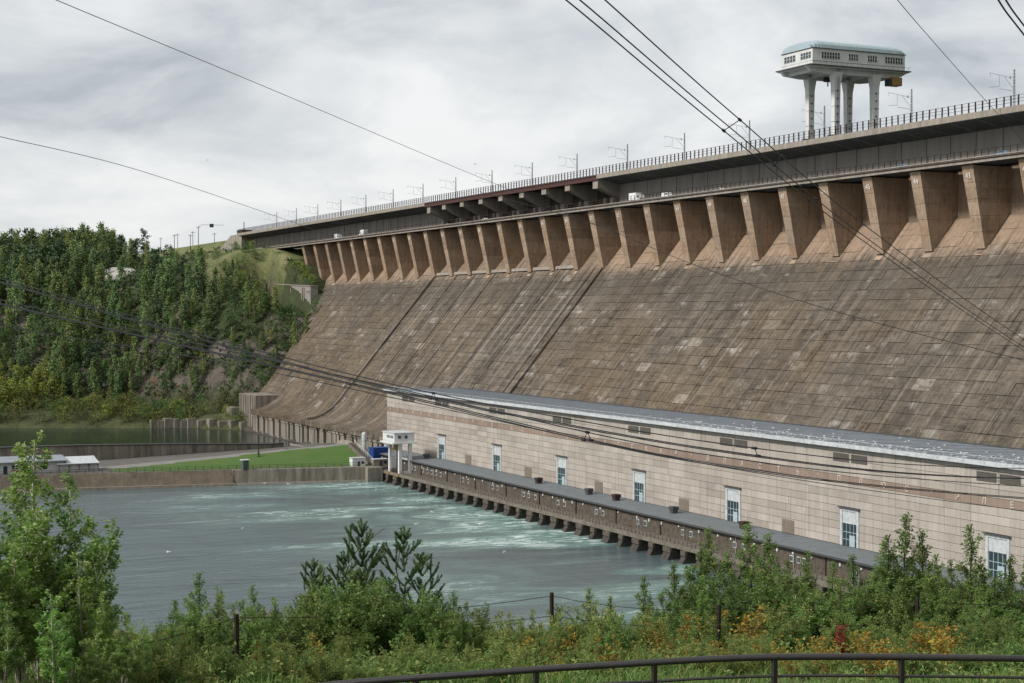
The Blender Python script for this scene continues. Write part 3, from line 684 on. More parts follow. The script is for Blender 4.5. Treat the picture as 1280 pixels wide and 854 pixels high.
# ================================================================== GANTRY CRANE ON THE CREST
def gantry():
    t = thing('gantry_crane', 'tall white gantry crane with blue rounded roof standing on the dam crest', 'crane', (-419, 314, 119.2))
    cx = -419.2
    for lx in (-426.0, -412.4):
        for ly in (306.0, 321.0):
            m = MB(); s = 1 if lx > cx else -1
            m.hexa([(lx-.8, ly-.95, 119.25), (lx+.8, ly-.95, 119.25), (lx+.8, ly+.95, 119.25), (lx-.8, ly+.95, 119.25),
                    (lx-1.0, ly-1.15, 135.5), (lx+1.0, ly-1.15, 135.5), (lx+1.0, ly+1.15, 135.5), (lx-1.0, ly+1.15, 135.5)])
            m.hexa([(lx-1.0, ly-1.15, 135.5), (lx+1.0, ly-1.15, 135.5), (lx+1.0, ly+1.15, 135.5), (lx-1.0, ly+1.15, 135.5),
                    (lx-1.6, ly-1.6, 139.6), (lx+1.6, ly-1.6, 139.6), (lx+1.6, ly+1.6, 139.6), (lx-1.6, ly+1.6, 139.6)])
            leg = m.build('leg', 'white', t)
            h = MB()
            for zz in np.arange(121.5, 138, 2.4): h.box(lx + .95, lx + 1.03, ly - .25, ly + .25, zz, zz + .5)
            h.build('porthole', 'glass', leg)
            MB().box(lx - 1.3, lx + 1.3, ly - 2.2, ly + 2.2, 119.23, 120.0).build('bogie', 'rust', t)
    for lx in (-426.0, -412.4): MB().prism([(294.5, 141.0), (296, 139.6), (302, 139.0), (326, 139.0), (331, 139.6), (333.5, 141.0)][::-1], lx - .7, lx + .7).build('main_girder', 'white', t)
    for ly in (297.5, 306, 313.5, 321, 330): MB().box(-426, -412.4, ly - .35, ly + .35, 139.4, 140.9).build('cross_girder', 'white', t)
    MB().box(-428.3, -409.6, 294.3, 333.4, 141.0, 141.35).build('platform', 'steel', t)
    MB().box(-427.8, -410.1, 294.9, 332.8, 140.7, 141.0).build('platform_underside', 'white', t)
    x0, x1, y0, y1 = -427.2, -410.8, 296.0, 331.8
    MB().box(x0, x1, y0, y1, 141.35, 146.6).build('cabin_wall', 'white', t)
    MB().box(x0 - .06, x1 + .06, y0 - .06, y1 + .06, 142.6, 142.75).build('skirting_band', 'fascia', t)
    def wins(f0, f1, n, side):
        for i in range(n):
            m = MB(); g = MB(); b = MB()
            if side == 'x':
                a = y0 + (y1 - y0) * (f0 + (f1 - f0) * i / n) + .1; w = (y1 - y0) * (f1 - f0) / n - .2
                b.box(x1 + .01, x1 + .10, a, a + w, 143.4, 145.5); g.box(x1 + .1, x1 + .13, a + .09, a + w - .09, 143.5, 145.4)
                m.box(x1 + .13, x1 + .16, a, a + w, 144.4, 144.5)
            else:
                a = x0 + (x1 - x0) * (f0 + (f1 - f0) * i / n) + .1; w = (x1 - x0) * (f1 - f0) / n - .2
                b.box(a, a + w, y0 - .10, y0 - .01, 143.4, 145.5); g.box(a + .09, a + w - .09, y0 - .13, y0 - .1, 143.5, 145.4)
                m.box(a, a + w, y0 - .16, y0 - .13, 144.4, 144.5)
            f = b.build('window', 'white', t); g.build('pane', 'glass', f); m.build('glazing_bar', 'white', f)
    wins(.09, .29, 7, 'x'); wins(.38, .485, 4, 'x'); wins(.585, .69, 4, 'x'); wins(.775, .975, 7, 'x')
    wins(.08, .46, 4, 'y'); wins(.62, .96, 4, 'y')
    # barrel roof in ribbed sheets, rounded at both ends
    n = 32; seg = (y1 - y0 + .8) / n
    def prof(k):
        hw, hh = 8.5, 3.0
        pts = []
        for j in range(13):
            an = math.pi * j / 12; c, s_ = math.cos(an), math.sin(an)
            pts.append((-419.0 + hw * math.copysign(abs(c) ** .55, c) * (k * .25 + .75), 146.55 + hh * (s_ ** .7) * k))
        return pts
    for i in range(n):
        ya = y0 - .4 + i * seg; e = min(i, n - 1 - i)
        k = {0: .62, 1: .85, 2: .95}.get(e, 1.0)
        MB().prismY(prof(k), ya, ya + seg - .12).build('roof_sheet', 'bluegrey', t)
        MB().prismY([(x, z - .08 if z > 146.6 else z) for x, z in prof(k * .985)], ya + seg - .13, ya + seg + .01).build('roof_seam', 'bluegrey', t)
    MB().box(x0 - .35, x1 + .35, y0 - .3, y1 + .3, 146.45, 146.62).build('eaves', 'steel', t)
    for lx in (-426.0, -412.4):
        for ly in (306.0, 321.0):
            for zz in (124.2, 129.0, 133.8): MB().box(lx - 1.02, lx + 1.02, ly - 1.17, ly + 1.17, zz, zz + .16).build('plate_seam', 'fascia', t)
    m = MB()
    for s_ in (-.3, .3): m.tube([(-411.0, 306 + s_, 119.3), (-411.0, 306 + s_, 141)], .05, 4)
    for zz in np.arange(119.8, 141, .6): m.tube([(-411.0, 305.7, zz), (-411.0, 306.3, zz)], .035, 4)
    m.build('ladder', 'rust', t)
    m = MB()
    for yy in np.arange(294.4, 333.4, 2.0): m.tube([(-409.7, yy, 141.3), (-409.7, yy, 142.3)], .04, 4)
    m.tube([(-409.7, 294.4, 142.3), (-409.7, 333.3, 142.3)], .05, 4).build('guard_rail', 'steel', t)
    MB().box(-413.5, -410.5, 326.5, 330.5, 136.6, 139.2).build('operator_cab', 'yellow', t)
    MB().box(-412.6, -410.45, 325.2, 326.4, 136.4, 138.4).build('cab_window', 'glass', t)
    MB().lathe([(1.4, 0), (1.7, .6), (1.3, 1.3)], (-419.2, 308, 137.7), 10).build('hoist_drum', 'rust', t)
    MB().tube([(-419.2, 308, 137.8), (-419.2, 308, 136.2)], .22, 6).build('hook_block', 'rust', t)
    MB().tube([(-417, 309, 139), (-417, 309, 128)], .05, 4).build('hoist_rope', 'wire', t)
    return t
gantry()

# ================================================================== MACHINE HALL
HX0, HX1, HY = -608.6, -190.6, 230.0
hall = thing('machine_hall', 'long pale panelled machine hall with lettered brown band at the foot of the dam', 'building', (-400, 230, 0))
MB().prism([(HY + .45, -4), (HY + .45, 33.0), (263.0, 31.9), (263.0, -4)][::-1], HX0 + .3, HX1).build('backing_wall', 'facjoint', hall)
doors = [-254.48 - 49.41 * j for j in range(-1, 7)]
CWF, CHF = 8.235, 1.825
def near_door(x0, x1, z0):
    for d in doors:
        if x1 > d - 3.5 and x0 < d + 3.5 and z0 < 18.3: return d
    return None
pan = []
for n in range(-43, 8):
    a0 = -254.48 + n * CWF; a1 = a0 + CWF
    for i in range(13):
        z0 = 9.7 + i * CHF; z1 = z0 + CHF if i < 12 else 33.0
        x0, x1 = a0, a1
        d = near_door(x0, x1, z0)
        if d is not None:
            if x0 >= d - .1: x0 = d + 3.5
            else: x1 = d - 3.5
        if i == 8: pan.append((x0, x1, z0, z1, 'band')); continue
        pan.append((x0, x1, z0, z1, 'facade'))
pan.sort(key=lambda p: (0 if p[4] == 'band' else 1, abs(p[0] + 262) if p[0] < -235 else 1000))
far = {'facade': MB()}
r2 = random.Random(5)
for i, (x0, x1, z0, z1, mt) in enumerate(pan):
    off = r2.random() * .05; g = .018; gz = .045
    bx = (x0 + g, x1 - g, HY - off, HY + .5, z0 + gz, z1 - gz)
    if i < 300:
        m = MB().box(*bx); o_ = (x0, HY, z0); put('wall_panel', m.mesh('wall_panel', mt, o_), hall, o_)
    else: far[mt].box(*bx)
o = far['facade'].build('wall_panels_far', 'facade', hall); o['kind'] = 'stuff'
MB().box(HX0 + .02, HX0 + .28, HY + .3, 264, -4, 33.0).build('end_wall', 'facade', hall)
TEXT = 'КОММУНИЗМ·ЭТО·ЕСТЬ·СОВЕТСКАЯ·ВЛАСТЬ·ПЛЮС·ЭЛЕКТРИФ'
for i, ch in enumerate(TEXT):
    xc = -254.48 + (i - 43 + .5) * CWF
    if xc > HX1 - 3: break
    put('letter', text_mesh(ch if ch != '·' else '*', 1.9 if ch != '·' else 1.5, 'letter'), hall, (xc, HY - .09, 25.2))
for d in doors:
    if d > HX1 - 5: continue
    # pale portal with blind upper panel and gridded glazing below
    m = MB().box(d - 3.5, d - 2.75, HY - .22, HY + .5, 9.72, 18.5).box(d + 2.75, d + 3.5, HY - .22, HY + .5, 9.72, 18.5).box(d - 2.75, d + 2.75, HY - .22, HY + .5, 17.9, 18.5)
    w = m.build('gate_frame', 'fascia', hall)
    MB().box(d - 2.74, d + 2.74, HY - .02, HY + .5, 15.0, 17.9).build('blind_panel', 'fascia', hall)
    gl = MB().box(d - 2.74, d + 2.74, HY + .12, HY + .5, 9.72, 14.98).build('glazing', 'glass', hall)
    for j in range(5):
        xx = d - 2.74 + 5.48 * j / 4 - .06; MB().box(xx, xx + .12, HY + .02, HY + .14, 9.72, 14.98).build('glazing_bar', 'bluegrey', gl)
    for zz in (11.2, 12.9): MB().box(d - 2.74, d + 2.74, HY + .0, HY + .115, zz, zz + .12).build('glazing_bar', 'bluegrey', gl)
    MB().box(d - .1, d + 1.9, HY - .05, HY + .12, 9.72, 12.3).build('wicket', 'bluegrey', gl)
    MB().box(d - 4.0, d + 4.0, HY - .7, HY - .01, 18.55, 18.75).build('canopy', 'steel', hall)
for d in doors + [doors[-1] - 34]:
    if d > HX1 - 7: continue
    for sgn in (-1, 1):
        xc = d + sgn * 3.45; m = MB().box(xc - 3.0, xc + 3.0, HY - .09, HY + .4, 29.3, 31.2)
        v = m.build('louvre', 'vent', hall)
        for zz in np.arange(29.4, 31.1, .42): MB().box(xc - 2.9, xc + 2.9, HY - .17, HY - .08, zz, zz + .2).build('louvre_blade', 'vent', v)
for d in doors:
    xc = d + 24.7
    if xc > HX1 - 5: continue
    v = MB().box(xc - 2.6, xc + 2.6, HY - .11, HY + .4, 9.75, 13.1).build('grille', 'brownvent', hall)
    for j in range(6): MB().box(xc - 2.5, xc + 2.5, HY - .16, HY - .10, 9.95 + j * .5, 10.2 + j * .5).build('grille_bar', 'brownvent', v)
# roof in strips with raised seams, pale fascia and gutter
xx = HX0 - .6
while xx < HX1:
    x2 = min(xx + 12.35, HX1)
    MB().prism([(HY - 1.3, 33.15), (264.2, 32.2), (264.2, 32.7), (HY - 1.3, 33.55)][::-1], xx + .02, x2 - .02).build('roof_strip', 'roof', hall)
    MB().box(x2 - .15, x2 + .15, HY - 1.2, HY + 2.6, 33.56, 33.9).build('roof_seam', 'fascia', hall)
    MB().box(xx + .02, x2 - .02, HY - 1.55, HY - 1.31, 32.75, 33.75).build('fascia_board', 'fascia', hall)
    xx = x2
MB().box(HX0 - .6, HX1, HY - 1.5, HY + .2, 32.7, 33.14).build('eaves_soffit', 'vent', hall)
MB().box(HX0 - .6, HX1, 262.4, 263.0, 32.7, 33.05).build('back_kerb', 'steel', hall)
m = MB()
for x in np.arange(HX0 + 3, HX1, 6.1): m.box(x - .05, x + .05, HY - 1.0, HY - .9, 33.5, 34.6)
m.tube([(HX0, HY - .95, 34.55), (HX1, HY - .95, 34.55)], .05, 4); m.build('roof_railing', 'fascia', hall)

for x in np.arange(HX0 + 3, HX1 - 3, 4.1167): MB().prism([(HY + 2.7, 33.3), (262.2, 32.6), (262.2, 32.85), (HY + 2.7, 33.56)][::-1], x, x + .12).build('sheet_seam', 'roof', hall)

# ================================================================== DRAFT TUBE ANNEX
AX0 = -596.0
ann = thing('draft_tube_annex', 'low dark concrete annex with flat grey roof between machine hall and water', 'building', (-400, 220, 0))
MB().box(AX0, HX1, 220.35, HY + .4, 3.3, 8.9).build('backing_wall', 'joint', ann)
x = AX0; i = 0
while x < HX1 - 1:
    x2 = min(x + 4.12, HX1)
    MB().box(x + .03, x2 - .03, 220.0 - rnd.random() * .06, 220.5, 4.22, 8.8).build('wall_panel', 'annex', ann)
    if i % 3 == 0: MB().tube([(x, 219.8, 4.2), (x, 219.8, 8.8)], .14 if i % 2 else .2, 6).build('downpipe', 'galv' if i % 2 else 'rust', ann)
    x = x2; i += 1
x = AX0 - .5
while x < HX1 - 1:
    x2 = min(x + 12.35, HX1)
    MB().prism([(219.0, 8.85), (HY + .4, 9.35), (HY + .4, 9.62), (219.0, 9.25)][::-1], x + .01, x2 - .01).build('roof_slab', 'roof2', ann)
    MB().box(x + .01, x2 - .01, 218.75, 218.99, 8.75, 9.2).build('eaves_board', 'steel', ann)
    MB().box(x + .02, x2 - .02, 214.6, 220.3, 3.5, 4.2).build('walkway', 'ledge', ann)
    MB().box(x + .02, x2 - .02, 214.3, 214.65, 3.2, 4.3).build('walkway_fascia', 'ledge', ann)
    x = x2
pl = MB().box(-.05, .05, -.05, .05, 0, 1.15).mesh('railing_post', 'rust')
for x in np.arange(AX0 + 20, HX1, 2.06): put('railing_post', pl, ann, (x, 214.8, 4.2))
for h in (.6, 1.12): MB().tube([(AX0 + 20, 214.8, 4.2 + h), (HX1, 214.8, 4.2 + h)], .045, 4).build('handrail', 'rust', ann)
def annex_window(u, v):
    p = onY(u, v, 219.9); z0 = 5.6
    f = MB().box(p.x - .72, p.x + .72, 219.78, 220.1, z0, z0 + 1.5).build('window', 'white', ann)
    for s in (-1, 1): MB().box(p.x + s * .32 - .26, p.x + s * .32 + .26, 219.74, 219.8, z0 + .16, z0 + 1.34).build('pane', 'glass', f)
for u in (515, 519, 529, 534.5, 540, 545.5, 551, 579, 585.5, 616, 622, 655, 661, 669.5, 698, 706, 745.5, 754, 797.5, 807, 854, 864, 919, 930, 941, 990, 999, 1006, 1069, 1120, 1131): annex_window(u, 620)
x = AX0 + 9
while x < HX1:
    MB().box(x - .25, x + .25, 219.6, 219.95, 7.3 + rnd.uniform(-.3, .3), 7.95).build('wall_lamp', 'white', ann); x += rnd.uniform(5.5, 11)
for i, u in enumerate((534, 674, 737, 771, 843, 931)):
    p = onY(u, 600, 226)
    MB().box(p.x - .9, p.x + .9, 225, 226.6, 9.5, 10.5).box(p.x - 1.1, p.x + 1.1, 224.8, 226.8, 10.5, 11.3).build('roof_ventilator', 'rust' if i % 2 else 'steel', ann)
# draft tube piers, alternately heavy and slim, with the tube mouths dark between them
x = -574.0; i = 0
while x < HX1 - 3:
    w = 3.6 if i % 2 == 0 else 2.2
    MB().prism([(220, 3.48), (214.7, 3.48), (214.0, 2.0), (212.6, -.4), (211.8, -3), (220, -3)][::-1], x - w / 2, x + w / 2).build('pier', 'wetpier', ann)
    MB().box(x - w / 2 - .1, x + w / 2 + .1, 213.6, 214.28, 1.9, 3.15).build('pier_cap', 'annex', ann)
    x += 8.235; i += 1
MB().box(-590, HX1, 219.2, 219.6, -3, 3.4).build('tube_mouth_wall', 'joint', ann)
MB().box(-596, -577, 213.2, 220.4, -3, 4.2).build('end_pier', 'annex', ann)

# ================================================================== DRAFT TUBE GANTRY (white, at the annex end)
def dock_crane():
    t = thing('tailrace_gantry', 'small white gantry crane on legs beside the left end of the machine hall', 'crane', (-561, 217, 3.3))
    x0, x1, y0, y1 = -566.0, -556.0, 212.6, 220.6
    for lx in (x0, x1):
        for ly in (y0 + 2.6, y1 - 1.4):
            MB().box(lx - .65, lx + .65, ly - .6, ly + .6, 3.25, 15.4).build('leg', 'white', t)
    for lx in (x0, x1): MB().box(lx - .5, lx + .5, y0 + 2.2, y1 - .9, 4.0, 5.2).build('sill_beam', 'white', t)
    MB().box(x0 - .7, x0 + .8, y0 + 2.4, y1 - 2.6, 5.2, 9.4).build('counterweight_housing', 'white', t)
    MB().box(x0 - 1.6, x1 + 1.6, y0 - 1.0, y1 + .8, 15.4, 15.9).build('platform', 'white', t)
    MB().box(x0 - 1.2, x1 + 1.0, y0, y1, 15.9, 19.3).build('machine_house', 'white', t)
    MB().box(x0 - 1.5, x1 + 1.3, y0 - .3, y1 + .3, 19.3, 19.6).build('house_roof', 'fascia', t)
    for i in range(5):
        xx = x0 + 3.2 + i * 1.45; MB().box(xx, xx + .8, y0 - .07, y0 - .01, 17.4, 18.5).build('window', 'glass', t)
    for i in range(2):
        yy = y0 + 1.5 + i * 2.6; MB().box(x1 + 1.01, x1 + 1.07, yy, yy + 1.1, 17.4, 18.5).build('window', 'glass', t)
    m = MB()
    for xx in np.arange(x0 - 1.5, x1 + 1.6, 1.6): m.tube([(xx, y0 - .9, 15.9), (xx, y0 - .9, 17.0)], .05, 4)
    m.tube([(x0 - 1.5, y0 - .9, 17.0), (x1 + 1.5, y0 - .9, 17.0)], .06, 4).build('guard_rail', 'white', t)
    MB().tube([(x0 - 1.4, y0 + 3, 14.2), (x0 - 10, y0 + 3, 14.4)], .3, 6).build('jib', 'crest', t)
    MB().box(-562.5, -559.5, y0 + 2.4, y0 + 4.6, 12.6, 15.3).build('trolley', 'yellow', t)
    MB().tube([(-561, y0 + 3.4, 12.7), (-561, y0 + 3.4, 6)], .25, 6).build('hoist', 'rust', t)
    MB().box(-564.5, -557.5, y0 + 2.6, y0 + 4.4, 3.25, 5.6).build('lifting_beam', 'rust', t)
    MB().box(x0 - .9, x0 + 1.2, y0 + 1.4, y0 + 3.2, 3.22, 4.3).build('bogie', 'yellow', t)
    MB().box(x1 - .9, x1 + 1.2, y0 + 1.4, y0 + 3.2, 3.22, 4.3).build('bogie', 'yellow', t)
    MB().box(x0 + 1.2, x1 - 1.2, y1 - 2, y1 - 1.2, 9, 9.8).build('tie_beam', 'white', t)
dock_crane()

# ================================================================== VEHICLES ON THE LOWER ROADWAY
def vehicle(name, label, kind, paint, x, y, d=1):
    t = thing(name, label, 'truck' if kind == 'truck' else ('van' if kind == 'van' else 'car'), (x, y, 106.3), 'vehicles on the lower roadway')
    z = 106.3
    def P(pts, a, b): return MB().prismY([(x + px * d, z + pz) for px, pz in (pts if d > 0 else pts[::-1])], a, b)
    if kind == 'car':
        P([(-2.1, .35), (2.1, .35), (2.15, .8), (1.2, .95), (.6, 1.45), (-1.1, 1.45), (-1.7, .98), (-2.15, .9)], y - .85, y + .85).build('body', paint, t)
        P([(-1.5, .98), (1.05, .98), (.55, 1.38), (-1.05, 1.38)], y - .88, y - .851).build('side_window', 'glass', t); wl = (-1.3, 1.3); wr = .32; hw = .8
    elif kind == 'van':
        P([(-2.6, .4), (2.6, .4), (2.65, 1.0), (2.1, 1.2), (1.6, 2.1), (-2.6, 2.15)], y - .95, y + .95).build('body', paint, t)
        P([(.2, 1.25), (1.85, 1.25), (1.45, 1.95), (.2, 1.95)], y - .98, y - .951).build('side_window', 'glass', t); wl = (-1.6, 1.7); wr = .36; hw = .9
    else:
        P([(1.5, .7), (3.9, .7), (3.95, 1.5), (3.5, 2.7), (1.5, 2.75)], y - 1.15, y + 1.15).build('cab', paint, t)
        P([(-4.0, .95), (1.35, .95), (1.35, 3.6), (-4.0, 3.6)], y - 1.25, y + 1.25).build('cargo_box', 'carwhite', t)
        P([(-4.0, .6), (3.8, .6), (3.8, .9), (-4.0, .9)], y - .5, y + .5).build('chassis', 'steel', t)
        P([(1.9, 1.65), (3.7, 1.65), (3.4, 2.5), (1.9, 2.5)], y - 1.18, y - 1.151).build('side_window', 'glass', t); wl = (-2.9, -1.9, 2.8); wr = .5; hw = 1.1
    for wx in wl:
        for s in (-1, 1):
            yy = y + s * hw
            MB().tube([(x + wx, yy - .12, z + wr), (x + wx, yy + .12, z + wr)], wr, 10).build('wheel', 'tyre', t)
for u, y, kind, paint, lab, d in ((834, 303, 'van', 'carwhite', 'white van on the lower roadway just right of the spillway section', 1), (796, 303.2, 'truck', 'carwhite', 'white box truck on the lower roadway at the spillway end', 1),
        (1253, 302.5, 'car', 'carblue', 'pale blue car on the lower roadway at the right edge', 1), (454, 303, 'truck', 'carwhite', 'white box truck on the far left stretch of the lower roadway, nearer of two', -1),
        (423, 306, 'truck', 'carwhite', 'white box truck on the far left stretch of the lower roadway, farther of two', 1), (606, 303, 'car', 'carwhite', 'white car under the red girder left of middle', -1),
        (1020, 306, 'car', 'cardark', 'dark car on the lower roadway below the gantry crane', 1), (900, 304, 'car', 'carwhite', 'white car on the lower roadway between spillway and gantry crane', -1), (560, 306, 'car', 'carwhite', 'white car under the left end of the red girder', 1), (1128, 303, 'car', 'carblue', 'pale blue car with roof just above the girder right of the gantry crane', 1)):
    vehicle({'car': 'car', 'van': 'van', 'truck': 'box_truck'}[kind], lab, kind, paint, onY(u, 240, y).x, y, d)

def hit(u, v, d0=700.0, d1=1900.0):
    # first point of the terrain along the ray of a photo pixel
    d = d0
    while d < d1:
        p = atD(u, v, d)
        if p.z < ground(p.x, p.y): return p
        d += 2.0
    return atD(u, v, d1)

# ================================================================== PENINSULA BETWEEN TAILRACE AND SPILLWAY CHANNEL
def front_x(Y): return interp([-300, 60, 106, 159, 214], [-606, -598, -593, -584, -574], Y)
def divide_x(Y): return interp([-300, 60, 111, 200, 238], [-650, -643, -643, -672, -690], Y)
def divide_z(Y): return interp([60, 111, 160, 200, 238], [11.9, 11.7, 9.4, 7.0, 6.6], Y)
def pen_z(X, Y):
    h = interp([60, 118, 135, 165, 212], [0, 0, 0.8, 2.2, 5.4], Y)
    t = (front_x(Y) - X)
    return 5.5 + h * sstep(7, 34, t) * (1 - sstep(44, 60, t)) + 0.12 * fbm(X * .2, Y * .2)
pys = list(np.arange(-300, 60, 30)) + list(np.arange(60, 214.1, 2.0)); N = 40
pv, pf = [], []
for y in pys:
    a, b = front_x(y) - 1.0, divide_x(y)
    for i in range(N + 1):
        x = lerp(a, b, i / N); pv.append((x, y, pen_z(x, y)))
for j in range(len(pys) - 1):
    for i in range(N): q = j * (N + 1) + i; pf.append((q, q + 1, q + N + 2, q + N + 1)[::-1])
def sub(sel):
    m = MB(); used = {}
    for f in pf:
        c = [sum(pv[i][k] for i in f) / 4 for k in range(3)]
        if sel(*c):
            ids = []
            for i in f:
                if i not in used: used[i] = len(m.v); m.v.append(pv[i])
                ids.append(used[i])
            m.f.append(tuple(ids))
    return m
def is_road(x, y): 
    t = front_x(y) - x; return t > interp([60, 118, 140, 175, 212], [14, 16, 24, 33, 36], y) and t < interp([60, 118, 140, 175, 212], [22, 27, 31, 39, 42], y)
def is_lawn(x, y): return y > 117 and not is_road(x, y) and 3.2 < (front_x(y) - x) < interp([60, 118, 140, 175, 212], [14, 16, 24, 33, 36], y)
struct(sub(lambda x, y, z: is_road(x, y)).build('path', 'paleroad', smooth=True))
struct(sub(lambda x, y, z: is_lawn(x, y)).build('lawn', 'lawn', smooth=True))
struct(sub(lambda x, y, z: not is_lawn(x, y) and not is_road(x, y)).build('yard', 'paving', smooth=True))
# soil block under it, and the low yard by the hall
m = MB()
for ya, yb in ((-300, 60), (60, 106), (106, 159), (159, 214)):
    a0, a1, b0, b1 = front_x(ya) - 1.2, front_x(yb) - 1.2, divide_x(ya), divide_x(yb)
    m.hexa([(b0, ya, -6), (a0, ya, -6), (a1, yb, -6), (b1, yb, -6), (b0, ya, 5.1), (a0, ya, 5.1), (a1, yb, 5.1), (b1, yb, 5.1)])
struct(m.build('bank_soil', 'bank'))
struct(MB().box(-690, -574.5, 214.2, 238, -6, 5.2).build('concrete_apron', 'paving'))
e = thing('mound_end_wall', 'sloping concrete end wall of the grass mound next to the stairs', 'wall', (-605, 214.6, 5.2))
MB().prismY([(-574.5, 5.0), (-582, 5.6), (-600, 11.5), (-612, 12.6), (-620, 12.4), (-640, 6.0), (-690, 5.6), (-690, 5.0)], 214.15, 214.9).build('wall_slab', 'crest', e)
# quay walls
q = thing('river_embankment_wall', 'brown stained sloping embankment wall along the water left of the quay', 'wall', (-595, 60, 0))
yy = -300
while yy < 158:
    y2 = min(yy + (40 if yy < 40 else 6), 159); a, b = front_x(yy), front_x(y2)
    MB().hexa([(a - 2, yy + .03, -5), (a + 4.2, yy + .03, -5), (b + 4.2, y2 - .03, -5), (b - 2, y2 - .03, -5), (a - 2, yy + .03, 5.45), (a, yy + .03, 5.45), (b, y2 - .03, 5.45), (b - 2, y2 - .03, 5.45)]).build('wall_block', 'bank', q)
    MB().hexa([(a + .5, yy, -3), (a + 5.6, yy, -3), (b + 5.6, y2, -3), (b + .5, y2, -3), (a + .5, yy, .85), (a + 4.6, yy, .85), (b + 4.6, y2, .85), (b + .5, y2, .85)]).build('footing', 'ledge', q)
    yy = y2
q = thing('concrete_quay_wall', 'vertical grey streaked concrete quay wall in front of the grass mound', 'wall', (-578, 186, 0))
yy = 159.0
while yy < 214:
    y2 = min(yy + 5.5, 220.0); a, b = front_x(yy), front_x(y2)
    MB().hexa([(a - 2, yy + .03, -5), (a + .9, yy + .03, -5), (b + .9, y2 - .03, -5), (b - 2, y2 - .03, -5), (a - 2, yy + .03, 5.5), (a + .9, yy + .03, 5.5), (b + .9, y2 - .03, 5.5), (b - 2, y2 - .03, 5.5)]).build('wall_block', 'toe', q)
    MB().hexa([(a, yy, -3), (a + 2.0, yy, -3), (b + 2.0, y2, -3), (b, y2, -3), (a, yy, .6), (a + 1.8, yy, .6), (b + 1.8, y2, .6), (b, y2, .6)]).build('footing', 'crest', q)
    yy = y2
MB().box(-574, -571, 208, 214, -3, 5.4).build('end_pier', 'toe', q)
d = thing('dividing_wall', 'long streaked concrete dividing wall between the dark channel and the lawn', 'wall', (-650, 150, 0))
yy = -300
while yy < 206:
    y2 = min(yy + (30 if yy < 60 else 5.2), 207.0); a, b = divide_x(yy), divide_x(y2); za, zb = divide_z(yy), divide_z(y2)
    MB().hexa([(a - 3, yy + .02, -5), (a + .4, yy + .02, -5), (b + .4, y2 - .02, -5), (b - 3, y2 - .02, -5), (a - 2, yy + .02, za), (a + .1, yy + .02, za), (b + .1, y2 - .02, zb), (b - 2, y2 - .02, zb)]).build('wall_block', 'toe', d)
    MB().hexa([(a - 2.2, yy, za + .01), (a + .4, yy, za + .01), (b + .4, y2, zb + .01), (b - 2.2, y2, zb + .01), (a - 2.2, yy, za + .4), (a + .4, yy, za + .4), (b + .4, y2, zb + .4), (b - 2.2, y2, zb + .4)]).build('coping', 'steel', d)
    yy = y2
# quay fence
f = thing('quay_fence', 'thin black metal fence along the quay edge', 'fence', (-590, 140, 5.5))
fp = MB().box(-.07, .07, -.07, .07, 0, 1.7).mesh('post', 'rail')
ptsf = [(front_x(y) - 1.3, y) for y in np.arange(62, 208, 3.0)]
for (x, y) in ptsf: put('post', fp, f, (x, y, 5.45))
for h in (.5, 1.0, 1.6): MB().tube([(x, y, 5.45 + h) for x, y in ptsf], .05, 4).build('rail', 'rail', f)

# white low building at the left edge, pavilion, kiosk, cabins, container
b = thing('white_building', 'low white building with red wall panels and grey roof at the left edge', 'building', (-606, 84, 5.5))
MB().box(-615, -603.5, 60, 101, 5.4, 9.6).build('wall', 'white', b)
MB().prismY([(-617, 9.6), (-602, 9.6), (-602, 9.9), (-612, 10.8), (-617, 10.8)], 58.5, 102.2).build('roof', 'roof', b)
for i in range(9):
    y = 62 + i * 3.4
    if i % 3 == 2: MB().box(-603.49, -603.40, y + .5, y + 1.9, 5.45, 8.4).build('door', 'glass', b); continue
    w = MB().box(-603.49, -603.38, y, y + 2.6, 7.1, 8.9).build('window', 'white', b)
    for s in (0, 1): MB().box(-603.38, -603.34, y + .15 + s * 1.25, y + 1.2 + s * 1.25, 7.25, 8.75).build('pane', 'glass', w)
    MB().box(-603.49, -603.40, y, y + 2.6, 5.9, 6.9).build('wall_panel', 'redpaint', b)
for y in (64, 72.5, 74): MB().box(-609.5, -609.1, y, y + .4, 10.2, 12.0).build('flue', 'galv', b)
MB().box(-603.48, -603.36, 92.5, 95, 6.9, 9.0).build('window', 'glass', b)
p = thing('open_pavilion', 'open pavilion with white sheet roof on thin posts by the quay', 'pavilion', (-605, 107, 5.5))
MB().prismY([(-613, 9.3), (-601.5, 8.4), (-601.5, 8.6), (-613, 10.3)], 98.5, 113.6).build('roof', 'fascia', p)
for y in (99, 102.6, 106.2, 109.8, 113.2):
    for x in (-602, -612.5): MB().box(x - .1, x + .1, y - .1, y + .1, 5.4, 9.3 if x < -605 else 8.45).build('post', 'steel', p)
MB().box(-603.2, -603.0, 98.7, 113.4, 5.4, 8.3).build('infill_panel', 'white', p)
for y0, y1 in ((99, 102.6), (102.6, 106.2), (106.2, 109.8), (109.8, 113.2)):
    MB().tube([(-602, y0, 7.4), (-602, y0 + .9, 8.4)], .06, 4).tube([(-602, y1, 7.4), (-602, y1 - .9, 8.4)], .06, 4).build('brace', 'steel', p)
MB().tube([(-602, 99, 6.4), (-602, 113.2, 6.4)], .06, 4).build('rail', 'steel', p)
pk = onZ(309, 588, 5.5); k = thing('kiosk', 'small grey green kiosk on the lawn edge above the quay', 'kiosk', (-583.5, pk.y, 5.5))
MB().box(-584.8, -582.2, pk.y - 1.1, pk.y + 1.1, 5.45, 9.0).build('body', 'booth', k); MB().box(-585.2, -581.8, pk.y - 1.5, pk.y + 1.5, 9.0, 9.3).build('roof', 'fascia', k)
